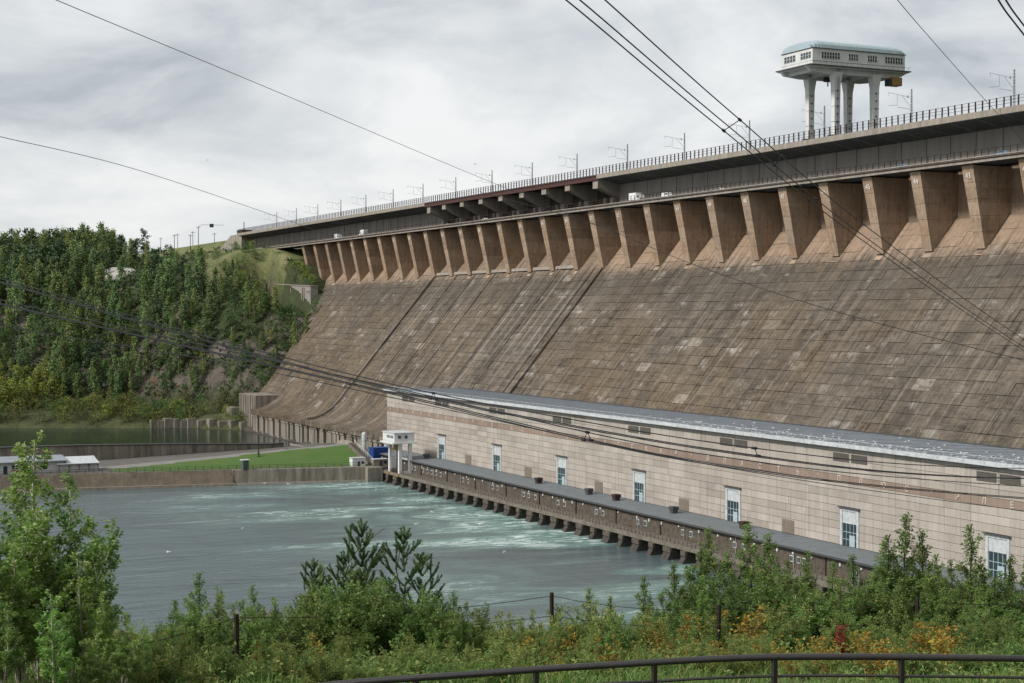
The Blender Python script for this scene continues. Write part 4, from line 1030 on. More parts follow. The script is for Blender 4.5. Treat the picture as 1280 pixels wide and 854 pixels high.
MB().box(-582.19, -582.1, pk.y - .5, pk.y + .5, 5.5, 7.7).build('door', 'steel', k)
def cabin(name, label, x, y, w, dpt, h, mat, z=5.3):
    t = thing(name, label, 'cabin' if mat != 'blue' else 'container', (x, y, z))
    MB().box(x - dpt / 2, x + dpt / 2, y - w / 2, y + w / 2, z, z + h).build('body', mat, t)
    MB().box(x - dpt / 2 - .2, x + dpt / 2 + .2, y - w / 2 - .2, y + w / 2 + .2, z + h, z + h + .2).build('roof', 'fascia' if mat != 'blue' else 'blue', t)
    xf = x + dpt / 2
    if mat == 'blue':
        for i in range(int(w / .7)): MB().box(xf, xf + .08, y - w / 2 + .2 + i * .7, y - w / 2 + .5 + i * .7, z + .2, z + h - .2).build('rib', 'blue', t)
    else:
        MB().box(xf, xf + .05, y - w * .1, y + w * .1, z + .05, z + 2.0).build('door', 'steel', t)
        MB().box(xf, xf + .05, y + w * .2, y + w * .4, z + 1.0, z + 2.0).build('window', 'glass', t)
    return t
cabin('white_cabin', 'small white cabin with pale roof beside the blue container', -580, 207, 5.2, 3.5, 3.2, 'white')
cabin('blue_container', 'bright blue metal container at the foot of the stairs', -590, 219.5, 6.5, 5, 6.0, 'blue', 5.2)
cabin('grey_cabin', 'low grey cabin between blue container and annex wall', -578.5, 215.5, 6.0, 3, 2.6, 'crest', 5.2)
for yy_, lab in ((217.0, 'silver cylindrical tank behind the blue container, left of two'), (226.5, 'silver cylindrical tank beside the annex, right of two')):
    t = thing('tank', lab, 'tank', (-600, yy_, 5.2), 'silver tanks by the annex')
    MB().lathe([(1.0, 0), (1.0, 10.8), (.7, 11.4), (.1, 11.6)], (-600, yy_, 5.2), 14).build('shell', 'fascia', t, smooth=False)
    MB().lathe([(1.06, 4.0), (1.06, 4.2)], (-600, yy_, 5.2), 14).build('hoop', 'galv', t); MB().lathe([(1.06, 8.0), (1.06, 8.2)], (-600, yy_, 5.2), 14).build('hoop', 'galv', t)
s = thing('concrete_stairs', 'straight flight of stairs with railing climbing the end of the mound', 'stairs', (-590, 213, 5.2))
for i in range(22):
    xx = -577 - i * 1.25; MB().box(xx - 1.3, xx, 212.0, 214.1, 5.2, 5.6 + i * .32).build('step', 'ledge', s)
m = MB()
for i in range(0, 22, 2): xx = -577.6 - i * 1.25; m.tube([(xx, 214.0, 5.6 + i * .32), (xx, 214.0, 6.8 + i * .32)], .06, 4)
m.tube([(-577.6, 214.0, 6.8), (-577.6 - 21 * 1.25, 214.0, 6.8 + 21 * .32)], .07, 4).build('handrail', 'white', s)

# left-bank retaining walls, lamps, abutment wall
w = thing('abutment_retaining_wall', 'grey concrete retaining wall among trees where the dam face meets the hill', 'wall', (-925, 288, 70))
MB().prismY([(-985, 60), (-902, 60), (-902, 79.5), (-985, 82.0)][::-1], 293.0, 297.5).build('wall_slab', 'wall', w)
MB().prismY([(-985.3, 82.01), (-901.7, 79.51), (-901.7, 80.0), (-985.3, 82.6)][::-1], 292.6, 297.6).build('coping', 'crest', w)
for x in (-918, -914.5, -940): MB().box(x, x + 1.2, 292.4, 293.1, 60, 79.0).build('pilaster', 'crest', w)
w = thing('left_bank_quay', 'broken grey concrete quay blocks at the far waterline left of the dam toe', 'wall', (-885, 225, 0))
rr = random.Random(4); y = 196.0
while y < 240:
    w_ = rr.uniform(3, 5); x = shore_x(y); hh = rr.uniform(4.2, 5.6)
    MB().box(x - 4, x + 1.5 + rr.uniform(0, 1.0), y, y + w_ - .15, -4, hh).build('block', 'toe', w); y += w_
for i, (u, vt, vb, lab) in enumerate(((125, 476, 499, 'street lamp on the far bank, left of two'), (141, 490, 505, 'double-armed street lamp on the far bank, right of two'))):
    p_ = onX(u, vb, -955); z0 = ground(p_.x, p_.y); zt = onX(u, vt, -955).z
    t = thing('street_lamp', lab, 'lamp', (p_.x, p_.y, z0), 'street lamps on the far bank')
    MB().tube([(p_.x, p_.y, z0), (p_.x, p_.y, zt)], .14, 6, .09).build('pole', 'galv', t)
    for s_ in ((-1, 1) if i else (1,)):
        MB().tube([(p_.x, p_.y, zt), (p_.x, p_.y + 2.0 * s_, zt + .4)], .09, 4).build('arm', 'galv', t)
        MB().box(p_.x - .25, p_.x + .25, p_.y + 2.0 * s_ - .6, p_.y + 2.0 * s_ + .6, zt + .3, zt + .6).build('lamp_head', 'white', t)
p_ = onX(125, 500, -948); z0 = ground(p_.x, p_.y)
t = thing('bank_shed', 'tiny dark shed with white end on the far bank beside the street lamps', 'shed', (p_.x, p_.y, z0))
MB().box(p_.x - 2, p_.x + 2, p_.y - 2.5, p_.y + 2.5, z0 - .5, z0 + 2.6).build('wall', 'steel', t); MB().box(p_.x + 2.01, p_.x + 2.1, p_.y + 1.2, p_.y + 2.4, z0, z0 + 2.2).build('door', 'white', t)
MB().prism([(p_.y - 2.9, z0 + 2.6), (p_.y, z0 + 3.5), (p_.y + 2.9, z0 + 2.6)][::-1], p_.x - 2.3, p_.x + 2.3).build('roof', 'roof', t)
# crest end: pale concrete abutment, hut, embankment, roadside fence and poles running on along the axis
w = thing('crest_abutment', 'pale stone abutment block closing the left end of the dam crest', 'abutment', (-1110, 306, 106))
MB().prismY([(-1168, 105), (-1093.1, 105), (-1093.1, 119.2), (-1122, 119.0), (-1146, 112)][::-1], 305, 330).build('stone_block', 'crest', w)
t = thing('crest_hut', 'small dark hut with a mast on the abutment at the left end of the crest', 'hut', (-1112, 312, 119))
MB().box(-1120, -1106, 309, 316, 117.5, 122.2).build('wall', 'steel', t); MB().box(-1120.5, -1105.5, 308.6, 316.4, 122.2, 122.6).build('roof', 'rust', t); MB().tube([(-1112, 312, 122.5), (-1112, 312, 128.5)], .3, 6).build('mast', 'rust', t)
struct(MB().hexa([(-1700, 298, 104), (-1093, 298, 104), (-1093, 304.5, 104), (-1700, 304.5, 104), (-1700, 298, 106.2), (-1093, 298, 106.2), (-1093, 304.5, 106.2), (-1700, 304.5, 106.2)]).build('road', 'asphalt'))
f = thing('roadside_fence', 'dark fence along the road running left from the dam end', 'fence', (-1200, 298.3, 106.2))
fp = MB().box(-.15, .15, -.15, .15, 0, 2.2).mesh('post', 'rust')
for x in np.arange(-1500, -1094, 4.5): put('post', fp, f, (x, 298.3, 106.1))
for h in (.6, 1.3, 2.1): MB().tube([(-1500, 298.3, 106.1 + h), (-1094, 298.3, 106.1 + h)], .1, 4).build('rail', 'rust', f)
pol = [(136, 306, 318), (151, 306, 317), (166, 301, 317), (183, 300, 313), (201, 297, 312), (218, 293, 305), (222, 292, 304), (238, 293, 303), (241, 289, 302), (248, 283, 302), (268, 291, 301)]
for i, (u, vt, vb) in enumerate(pol):
    yy_ = 310.0 if i % 2 else 316.0
    a_ = onY(u, vb, yy_); zt = onY(u, vt, yy_).z; z0 = ground(a_.x, yy_) - .3
    t = thing('utility_pole', ['%s utility pole on the grassy embankment left of the dam' % q_ for q_ in ('first from the left', 'second from the left', 'third from the left', 'fourth from the left', 'fifth from the left', 'sixth from the left', 'seventh from the left', 'eighth from the left', 'ninth from the left', 'tall hooked tenth from the left', 'last and shortest')][i], 'pole', (a_.x, yy_, z0), 'poles along the embankment')
    MB().tube([(a_.x, yy_, z0), (a_.x, yy_, zt)], .30, 6, .22).build('shaft', 'rust' if i % 2 else 'galv', t)
    MB().box(a_.x - .2, a_.x + .2, yy_ - 1.6, yy_ + 1.6, zt - 1.2, zt - .9).build('crossarm', 'steel', t)
    if i == 9: MB().tube([(a_.x, yy_, zt), (a_.x, yy_ + 3, zt + 1.2), (a_.x, yy_ + 20, zt + 1.4)], .14, 4).box(a_.x - .5, a_.x + .5, yy_ + 9, yy_ + 12, zt - .6, zt + 2.2).build('signal_box', 'steel', t)
pr = hit(155, 338)
m = MB()
for i in range(9):
    for j in range(20):
        a_ = math.pi * 2 * j / 20; ph = (i / 8) * math.pi / 2; r_ = math.cos(ph)
        n_ = 1 + .25 * fbm(math.cos(a_) * 1.5 + i * .2, math.sin(a_) * 1.5, 3)
        m.v.append((pr.x + 17 * r_ * math.cos(a_) * n_, pr.y + 15 * r_ * math.sin(a_) * n_, pr.z - 7 + 8 * math.sin(ph) * n_))
for i in range(8):
    for j in range(20): m.f.append((i*20+j, i*20+(j+1) % 20, (i+1)*20+(j+1) % 20, (i+1)*20+j))
tag(m.build('bare_rock', 'palerock', None, True, org=(pr.x, pr.y, pr.z - 7)), 'pale bare rounded rock outcrop among trees high on the left hillside', 'rock')

# ================================================================== GULLS
g0 = put('gull', None)
gb = MB(); prof = [(-.28, .02), (-.2, .085), (-.05, .12), (.1, .11), (.2, .07), (.27, .075), (.33, .05), (.37, .02)]
for xg, rg in prof:
    for j in range(6): a_ = 2 * math.pi * j / 6; gb.v.append((xg, rg * math.cos(a_), .22 + (xg * .25) + rg * math.sin(a_)))
for i in range(len(prof) - 1):
    for j in range(6): gb.f.append((i*6+j, i*6+(j+1) % 6, (i+1)*6+(j+1) % 6, (i+1)*6+j))
gb.build('body', 'gull', g0)
MB().hexa([(-.34, -.10, .2), (.1, -.125, .24), (.1, .125, .24), (-.34, .10, .2), (-.34, -.07, .27), (.08, -.10, .35), (.08, .10, .35), (-.34, .07, .27)]).build('wings', 'gullgrey', g0)
MB().tube([(.37, 0, .31), (.45, 0, .29)], .02, 4, .008).build('bill', 'yellow', g0); MB().tube([(0, .04, 0), (0, .04, .13)], .012, 4).tube([(0, -.04, 0), (0, -.04, .13)], .012, 4).build('legs', 'yellow', g0)
rg = random.Random(11); first = True
for i in range(285):
    u = rg.uniform(0, 1) ** .6; x = lerp(-425, -240, u); y = HY - 1.0 + abs(rg.gauss(0, 1)) * 11
    if y > 262 or (rg.random() < .35): y = rg.uniform(HY - 1, HY + 12)
    z = 33.55 - (y - (HY - 1.3)) / (264.2 - HY + 1.3) * .85
    o = g0 if first else clone(g0, (0, 0, 0), 0, 1); first = False
    o.location = (x, y, z); o.rotation_euler = (0, 0, rg.uniform(0, 6.28)); o.scale = (1.05,) * 3
    tag(o, 'small white gull perched among the flock on the machine hall roof', 'gull', 'gulls resting on the hall roof')
fl = put('flying_gull', None)
c_ = MB(); c_.v = [(x, y, z - .25) for x, y, z in gb.v]; c_.f = gb.f; c_.build('body', 'gull', fl)
for s_ in (-1, 1): MB().add([(.12, .08 * s_, .0), (-.14, .08 * s_, .0), (.18, .42 * s_, .14), (-.06, .42 * s_, .14), (-.05, .85 * s_, .04), (-.12, .84 * s_, .04), (.12, .08 * s_, .03), (-.14, .08 * s_, .02), (.18, .42 * s_, .165), (-.06, .42 * s_, .155), (-.05, .85 * s_, .05), (-.12, .84 * s_, .045)], [(0, 2, 3, 1), (2, 4, 5, 3), (6, 7, 9, 8), (8, 9, 11, 10), (0, 6, 8, 2), (2, 8, 10, 4), (1, 3, 9, 7), (3, 5, 11, 9)]).build('wing', 'gull', fl)
first = True
for (u, v) in ((433, 607), (450, 606), (496, 610), (512, 606), (600, 655), (540, 640), (470, 612), (630, 690), (210, 690), (383, 642), (331, 604), (360, 605), (303, 660), (490, 622), (520, 655), (259, 200), (594, 205)):
    p_ = onZ(u, v, 1.5 + rg.random() * 2) if v > 400 else atD(u, v, 520)
    o = fl if first else clone(fl, (0, 0, 0), 0, 1); first = False
    o.location = p_; o.rotation_euler = (rg.uniform(-.4, .4), 0, rg.uniform(0, 6.28)); o.scale = (1.3,) * 3
    tag(o, 'white gull flying low over the tailrace water' if v > 400 else ('tiny dark bird against the clouds left of the crest' if u < 400 else 'tiny dark bird in the sky above the red girder section'), 'gull', 'gulls over the river')

# ================================================================== POWER LINES
def wire_pts(P, n=40): 
    # smooth curve through control points (Catmull-Rom)
    P = [Vector(p) for p in P]; P = [P[0] * 2 - P[1]] + P + [P[-1] * 2 - P[-2]]; out = []
    for i in range(1, len(P) - 2):
        for j in range(n):
            t = j / n; a, b, c, d_ = P[i-1], P[i], P[i+1], P[i+2]
            out.append(.5 * ((2*b) + (-a + c) * t + (2*a - 5*b + 4*c - d_) * t*t + (-a + 3*b - 3*c + d_) * t*t*t))
    return out + [P[-2]]
def bundle(label, ctrl, r, offs, spacers, group, r2=None):
    pts = wire_pts(ctrl); t = thing('conductor_bundle', label, 'power line', pts[len(pts) // 2], group)
    side = (pts[-1] - pts[0]).cross(Vector((0, 0, 1))).normalized()
    lines = [[p + side * o_[0] + Vector((0, 0, o_[1])) for p in pts] for o_ in offs]
    for L in lines: MB().tube(L, r, 5, r2).build('conductor', 'wire', t)
    for fr, a, b_ in spacers:
        i = int(fr * (len(pts) - 1)); MB().tube([lines[a][i], lines[b_][i]], min(r, .03) * .8, 4).build('spacer', 'wire', t)
        for q_ in (a, b_):
            c0 = lines[q_][i]; r_c = min(r, .03); dd = (lines[q_][min(i + 1, len(pts) - 1)] - c0).normalized() * r_c * 6
            MB().tube([c0 - dd, c0 + dd], r_c * 2.4, 6).build('clamp', 'wire', t)
    return t
# near three-wire bundle crossing the upper right
tri = [(-.23, .0), (.02, .02), (.24, .27)]
bundle('bundle of three dark wires sweeping from top centre down to the right edge', [atD(600, -95, 26), atD(722, 0, 32), atD(905, 155, 43), atD(1085, 300, 60), atD(1285, 438, 84), atD(1500, 570, 115)], .017, tri, [(.41, 0, 2), (.47, 1, 2), (.53, 0, 1)], 'power line bundles')
# two bundles from the left edge dropping across the hall front
bundle('upper bundle of three dark wires falling from the left edge across the hall', [atD(-220, 295, 190), atD(0, 353, 165), atD(250, 424, 138), atD(490, 487, 112), atD(760, 541, 88), atD(1000, 578, 72), atD(1200, 596, 62), atD(1500, 600, 50)], .060, [(-.25, 0), (.25, .02), (0, .38)], [(.46, 0, 2), (.46, 1, 2), (.68, 0, 2)], 'power line bundles', .011)
bundle('lower bundle of three dark wires falling from the left edge across the hall', [atD(-220, 325, 185), atD(0, 380, 160), atD(250, 437, 134), atD(490, 492, 108), atD(760, 556, 84), atD(940, 588, 72), atD(1120, 610, 62), atD(1500, 640, 48)], .060, [(-.25, 0), (.25, .02), (0, .42)], [(.40, 0, 1), (.56, 0, 2), (.56, 1, 2)], 'power line bundles', .011)
def single(label, ctrl, r, r2=None):
    pts = wire_pts(ctrl, 24); t = tag(MB().tube(pts, r, 5, r2).build('power_line', 'wire', None, org=pts[len(pts) // 2]), label, 'power line', 'single wires'); return t
single('single thin wire from the top left corner down to the middle of the crest', [atD(-60, -58, 150), atD(70, 0, 190), atD(330, 108, 290), atD(600, 222, 420), atD(800, 303, 560)], .055)
single('single thin wire crossing the sky at the left edge towards the crest end', [atD(-120, 145, 260), atD(0, 171, 300), atD(170, 212, 380), atD(335, 267, 520), atD(420, 297, 640)], .07)
single('single thin wire above the gantry crane at the upper right', [atD(1085, -50, 150), atD(1122, 0, 170), atD(1170, 56, 205), atD(1225, 118, 250), atD(1300, 200, 320)], .045)
bundle('pair of thick dark wires cutting the top right corner', [atD(1225, -60, 24), atD(1252, 0, 27), atD(1290, 52, 31), atD(1380, 170, 40)], .017, [(-.05, 0), (.05, .03)], [], 'power line bundles')
single('single faint wire slanting down the right part of the dam face', [atD(600, 240, 330), atD(735, 278, 300), atD(860, 328, 275), atD(1000, 376, 250), atD(1150, 418, 230), atD(1320, 460, 205)], .055)
single('lowest single wire falling from the left edge over the hillside', [atD(-200, 355, 190), atD(0, 406, 168), atD(250, 448, 140), atD(490, 497, 115), atD(760, 556, 90), atD(1000, 600, 75), atD(1400, 655, 56)], .05, .012)

# ================================================================== FAR FOREST
def rv3(r, s=1.0): return Vector((r.gauss(0, s), r.gauss(0, s), r.gauss(0, s)))
def quad(mb, c, n, size, asp, r, fold=0.0):
    n = n.normalized(); a = n.cross(Vector((r.uniform(-1, 1), r.uniform(-1, 1), r.uniform(-1, 1))))
    if a.length < 1e-4: a = n.orthogonal()
    a.normalize(); b = n.cross(a); a = a * size; b = b * (size * asp)
    i = len(mb.v); mb.v += [tuple(c - a), tuple(c - b + n * fold), tuple(c + a), tuple(c + b + n * fold)]; mb.f.append((i, i + 1, i + 2, i + 3))
def far_crown(kind, h, r):
    m = MB()
    if kind == 'spruce':
        for i in range(420):
            f = r.random() ** .8; z = h * (.10 + .88 * f); rad = (1 - f) * h * .19 + .25; a = r.uniform(0, 6.28)
            rr = rad * math.sqrt(r.uniform(.25, 1)); quad(m, Vector((math.cos(a) * rr, math.sin(a) * rr, z - rr * .3)), Vector((math.cos(a), math.sin(a), 1.2)) + rv3(r, .4), .55, .6, r)
        return m
    nb, per, base, wid = {'birch': (54, 15, .12, .155), 'poplar': (54, 15, .08, .145), 'pine': (30, 20, .30, .18), 'yellow': (26, 16, .22, .20), 'round': (26, 20, .12, .32), 'shrub': (20, 16, .05, .55)}[kind]
    for i in range(nb):
        f = (i + r.random()) / nb; z = h * (base + (1 - base) * f)
        if kind == 'pine': w = wid * h * (.55 + .6 * math.sin(math.pi * min(1, f * .9 + .12)))
        elif kind in ('birch', 'poplar'): w = wid * h * (math.sin(math.pi * (.16 + .80 * f)) ** .8) * (1.15 - .45 * f)
        else: w = wid * h * (math.sin(math.pi * (.10 + .88 * f)) ** .7)
        a = r.uniform(0, 6.28); d = w * math.sqrt(r.random()); c = Vector((math.cos(a) * d, math.sin(a) * d, z))
        sg = h * ({'shrub': .10, 'birch': .034, 'poplar': .032}.get(kind, .040))
        for k in range(per):
            p = c + Vector((r.gauss(0, sg), r.gauss(0, sg), r.gauss(0, sg * {'pine': .5, 'birch': 1.25, 'poplar': 1.3}.get(kind, .8))))
            quad(m, p, Vector((p.x, p.y, h * .12)) * .25 + rv3(r, .8) + Vector((0, 0, .6)), h * .023 * r.uniform(.7, 1.5) * (1.6 if kind == 'shrub' else 1), .75, r)
    return m
FORLAB = {'birch': ('birch_tree', 'slender pale green birch among many on the wooded left hillside', 'leaf_birch', 'bark_birch'),
          'poplar': ('aspen_tree', 'slender yellow green aspen', 'leaf_poplar', 'bark_birch'),
          'pine': ('pine_tree', 'dark green pine rising from the wood on the left hillside', 'leaf_pine', 'bark_dark'),
          'spruce': ('spruce_tree', 'narrow dark spruce on the left hillside', 'leaf_pine', 'bark_dark'),
          'yellow': ('yellowing_birch', 'yellow green birch in the grove at the foot of the left hillside', 'leaf_yellow', 'bark_birch'),
          'round': ('broadleaf_tree', 'rounded mid green broadleaf tree on the slope beside the dam', 'leaf_green', 'bark_dark'),
          'shrub': ('shrub', 'low russet and yellow shrub on the far shore strip', 'leaf_rust', 'bark_dark'),
          'gshrub': ('shrub', 'low green shrub on the slope below the crest road', 'leaf_green', 'bark_dark'),
          'yshrub': ('shrub', 'bright yellow shrub on the far shore strip', 'leaf_yellow', 'bark_dark')}
FORCAT = {'shrub': 'shrub', 'gshrub': 'shrub', 'yshrub': 'shrub'}
protos = {}
for kind, hs in (('birch', (16, 18, 20, 22, 17)), ('poplar', (15, 17, 19, 21)), ('pine', (18, 20, 22)), ('spruce', (15, 18)), ('yellow', (14, 15, 16)), ('round', (10, 12, 14)), ('shrub', (4.0, 4.8, 5.6)), ('gshrub', (4.5, 5.5)), ('yshrub', (4.2, 5.0))):
    protos[kind] = []
    for j, h in enumerate(hs):
        r = random.Random(hash_ := (len(kind) * 97 + j * 13 + int(h * 10)))
        gk = 'shrub' if kind.endswith('shrub') else kind
        cr = far_crown(gk, h, r); nm, lab, lm, bm = FORLAB[kind]
        tr = MB().tube([(0, 0, -1.0), (r.uniform(-.2, .2), r.uniform(-.2, .2), h * .4), (r.uniform(-.3, .3), r.uniform(-.3, .3), h * .93)], h * .0125, 5, h * .003)
        for q_ in range(4 if gk != 'shrub' else 2):
            z = h * r.uniform(.35, .8); a = r.uniform(0, 6.28); L = h * .13; tr.tube([(0, 0, z), (math.cos(a) * L, math.sin(a) * L, z + L * .8)], h * .005, 4, h * .002)
        protos[kind].append((cr.mesh('crown', lm), tr.mesh('trunk', bm), nm, lab))
def scr(x, y, z):
    p = Vector((x, y, z)) - CAM; d = p.dot(FW); return 640 + F_PX * p.dot(RT) / d, 427 - F_PX * p.dot(UPV) / d
def plant_far(kind, x, y, r, s=1.0, group=None, z=None):
    cm, tm, nm, lab = r.choice(protos[kind]); z = ground(x, y) if z is None else z
    u_, v_ = scr(x, y, z)
    base = {'birch': 'slender green birch', 'poplar': 'slender yellow green aspen', 'pine': 'dark green pine', 'spruce': 'narrow dark spruce', 'yellow': 'yellow green birch', 'round': 'rounded green broadleaf tree', 'shrub': 'russet shrub', 'gshrub': 'green shrub', 'yshrub': 'bright yellow shrub'}[kind]
    row = 'on the skyline of the wood' if v_ < 335 else ('in the upper wood' if v_ < 380 else ('halfway up the slope' if v_ < 430 else ('low on the rocky slope' if v_ < 495 else 'on the shore strip')))
    col_ = 'at the left edge' if u_ < 60 else ('below the pale rock' if u_ < 170 else ('between pale rock and dam' if u_ < 290 else 'beside the dam face'))
    if v_ >= 495: col_ = 'at the left edge' if u_ < 90 else ('near the street lamps' if u_ < 180 else 'towards the dam toe')
    lab = '%s %s %s' % (base, row, col_)
    o = put(nm, None, None, (x, y, z - .2)); tag(o, lab, FORCAT.get(kind, 'tree'), group or lab)
    for n_, me_ in (('crown', cm), ('trunk', tm)):
        c = bpy.data.objects.new(n_, me_); COL.objects.link(c); c.parent = o
    k = s * r.uniform(.8, 1.2); o.scale = (k * r.uniform(.85, 1.15), k * r.uniform(.85, 1.15), k); o.rotation_euler = (0, 0, r.uniform(0, 6.28))
    return o
rf = random.Random(21)
cnt = {}
placed = []
def ok(x, y, dmin):
    for (a, b) in placed:
        if abs(a - x) < dmin and abs(b - y) < dmin: return False
    placed.append((x, y)); return True
tries = 0
while sum(cnt.values()) < 900 and tries < 40000:
    tries += 1
    y = rf.uniform(70, 300); x = rf.uniform(-1330, -872); t = toe_x(y) - x
    if t < 4: continue
    z = ground(x, y); u, v = scr(x, y, z)
    if u < -40 or u > 415 or v > 560: continue
    if y > 238 + 8 * fbm(x * .03, 0) and z > 82 and x < -955: continue        # open grass below the road
    if y > 291: continue
    if 128 < u < 182 and 333 < v < 388 and rf.random() < .93: continue
    if 345 < u < 412 and 352 < v < 402: continue
    grassy = y > 225 and z > 74 and x < -955
    rocky = z < 66 and y < 245
    dens = .9 if rocky else 1.0
    if grassy: dens = .25
    if t < 45 and y < 240: dens = .8
    dens *= sstep(-.35, .25, fbm(x * .015, y * .015, 4.0)) * .8 + .2
    if rf.random() > dens: continue
    if not ok(x, y, 3.3 if not rocky else 3.9): continue
    pv_ = rf.random(); hi = z > 80
    if u > 290: kind = 'round' if pv_ < .5 else ('poplar' if pv_ < .88 else 'spruce')
    elif hi: kind = 'pine' if pv_ < .30 else ('birch' if pv_ < .58 else ('poplar' if pv_ < .95 else 'spruce'))
    else: kind = 'birch' if pv_ < .42 else ('poplar' if pv_ < .78 else ('pine' if pv_ < .9 else 'round'))
    s = (.88 if cnt.get('n', 0) >= 0 else 1) if rocky else (1.08 if u < 290 else .72)
    if u > 150 and hi: s *= .8
    if cnt.get(kind, 0) >= 285: kind = 'round' if kind != 'round' else 'pine'
    plant_far(kind, x, y, rf, s * (1.0 if kind != 'round' else 1.25)); cnt[kind] = cnt.get(kind, 0) + 1
# yellow grove bottom left, with green ones behind
n = 0
while n < 48:
    u, v = rf.uniform(-25, 88), rf.uniform(498, 516); p_ = onX(u, v, rf.uniform(-975, -945))
    if toe_x(p_.y) - p_.x > 12: continue
    plant_far('yellow', p_.x, p_.y, rf, 1.0); n += 1
for i in range(26):
    y = rf.uniform(80, 190); x = toe_x(y) - rf.uniform(2, 14); plant_far('birch', x, y, rf, .8)
# dark spruce standing on its own, and the little one on the lawn
o = plant_far('spruce', *onY(291, 345, 262)[:2], rf, .7); o['label'] = 'lone dark conical spruce on the grass slope below the crest road'
o = plant_far('spruce', front_x(150) - 22, 176, rf, .28, z=pen_z(front_x(176) - 22, 176)); o['label'] = 'tiny dark spruce on the green lawn'; o['group'] = 'spruces on the lawn'
for i in range(60):
    x = rf.uniform(-1000, -906); z = rf.uniform(80, 94); plant_far('gshrub' if rf.random() < .8 else 'yshrub', x, rf.uniform(293.8, 297.2) if z < 84 else rf.uniform(294.5, 297.5), rf, 1.0, z=max(z, 81.5))
for i in range(34):
    x, y = rf.uniform(-1000, -912), rf.uniform(264, 289); plant_far('round', x, y, rf, .62)
# shore strip and slope shrubs
for i in range(240):
    y = rf.uniform(70, 243); x = shore_x(y) - rf.uniform(1.5, 44) ** 1.0
    if toe_x(y) - x > 5: continue
    plant_far('shrub' if rf.random() < .62 else ('yshrub' if rf.random() < .45 else 'gshrub'), x, y, rf, 1.45)
for i in range(130):
    y = rf.uniform(236, 292); x = rf.uniform(-1060, -880)
    if toe_x(y) - x < 6: continue
    u, v = scr(x, y, ground(x, y))
    if u < 300 and rf.random() < .7: continue
    plant_far('gshrub' if rf.random() < .85 else 'yshrub', x, y, rf, 1.15)
# undergrowth that reads as one mass
und = {'leaf_green': MB(), 'leaf_rust': MB(), 'leaf_pine': MB()}
for i in range(11000):
    y = rf.uniform(60, 296); x = rf.uniform(-1300, -860); t = toe_x(y) - x
    if t < 0: continue
    if y > 236 and ground(x, y) > 82 and x < -955 and rf.random() < .93: continue
    u, v = scr(x, y, ground(x, y))
    if u < -30 or u > 430: continue
    z = ground(x, y); key = 'leaf_pine' if rf.random() < .3 else ('leaf_rust' if rf.random() < .18 else 'leaf_green')
    for k in range(9):
        p_ = Vector((x + rf.gauss(0, 1.2), y + rf.gauss(0, 1.2), z + abs(rf.gauss(0, 1.0)))); quad(und[key], p_, rv3(rf, .7) + Vector((.5, 0, .8)), rf.uniform(.5, 1.05), .75, rf)
for k, m in und.items():
    tag(m.build('undergrowth', k), {'leaf_green': 'green undergrowth covering the left hillside', 'leaf_rust': 'russet undergrowth scattered over the left hillside', 'leaf_pine': 'dark undergrowth covering the left hillside'}[k], 'undergrowth', kind='stuff')

# ================================================================== FOREGROUND PLANTS
def leaf(mb, p, d, size, r, wide=.62):
    """rhombic leaf, folded along the midrib, growing from p along d"""
    d = d.normalized(); n = (Vector((0, 0, 1)) + rv3(r, .55)); a = d.cross(n)
    if a.length < 1e-3: return
    a.normalize(); n = a.cross(d); L = d * size; w = a * (size * wide * .5); up = n * (size * .14)
    i = len(mb.v); mid = p + L * .45
    mb.v += [tuple(p), tuple(mid + w + up), tuple(p + L), tuple(mid - w + up)]; mb.f += [(i, i + 1, i + 2), (i, i + 2, i + 3)]
def shoot(stem, lf, p0, d0, L, rad, r, lsize, ldens, n=6, up=.25, bare=.15, leafspread=.05, wob=.10):
    pts = [p0]; d = d0.normalized()
    for i in range(n):
        d = (d + rv3(r, wob) + Vector((0, 0, up / n))).normalized(); pts.append(pts[-1] + d * (L / n))
    stem.tube(pts, rad, 4, rad * .3)
    k = int(L * ldens)
    for i in range(k):
        f = bare + (1 - bare) * r.random() ** .85; j = min(n - 1, int(f * n)); q_ = pts[j].lerp(pts[j + 1], f * n - j)
        dr = (pts[j + 1] - pts[j]).normalized(); sd_ = rv3(r, 1.0); sd_ -= dr * sd_.dot(dr)
        leaf(lf, q_ + sd_.normalized() * leafspread * r.random(), dr * .4 + sd_.normalized() * .8 + Vector((0, 0, -.15)), lsize * r.uniform(.65, 1.25), r)
    return pts
def sapling(h, spread, nb, lsize, ldens, r, stems=1, lean=.12, low=.12, elev=.75):
    st, lf = MB(), MB()
    for s in range(stems):
        a0 = r.uniform(0, 6.28); off = Vector((math.cos(a0), math.sin(a0), 0)) * (.05 * stems if stems > 1 else 0)
        hh = h * (1 if s == 0 else r.uniform(.6, .95))
        main = shoot(st, lf, off + Vector((0, 0, -.1)), Vector((r.gauss(0, lean), r.gauss(0, lean), 1)) + off * (.8 if stems > 1 else 0), hh, .0125 * hh ** .8, r, lsize, ldens * .45, 10, .2, .3, .05, .045)
        for b in range(nb // stems):
            f = low + (.97 - low) * (b + r.random()) / (nb // stems); j = min(9, int(f * 10)); p = main[j].lerp(main[j + 1], f * 10 - j)
            a = b * 2.4 + r.uniform(-.5, .5); L = spread * (1.04 - f) ** .65 * r.uniform(.65, 1.2) + .1
            shoot(st, lf, p, Vector((math.cos(a), math.sin(a), elev + r.uniform(-.2, .4))), L, .0035 * hh ** .7 + .0015, r, lsize, ldens, 5, .35, .12)
            for sb in range(2):
                if L > .45: a2 = a + r.uniform(-1.1, 1.1); shoot(st, lf, p + Vector((math.cos(a), math.sin(a), elev)).normalized() * L * r.uniform(.3, .6), Vector((math.cos(a2), math.sin(a2), elev + .2)), L * .5, .003, r, lsize, ldens, 4, .3, .1)
    return st, lf
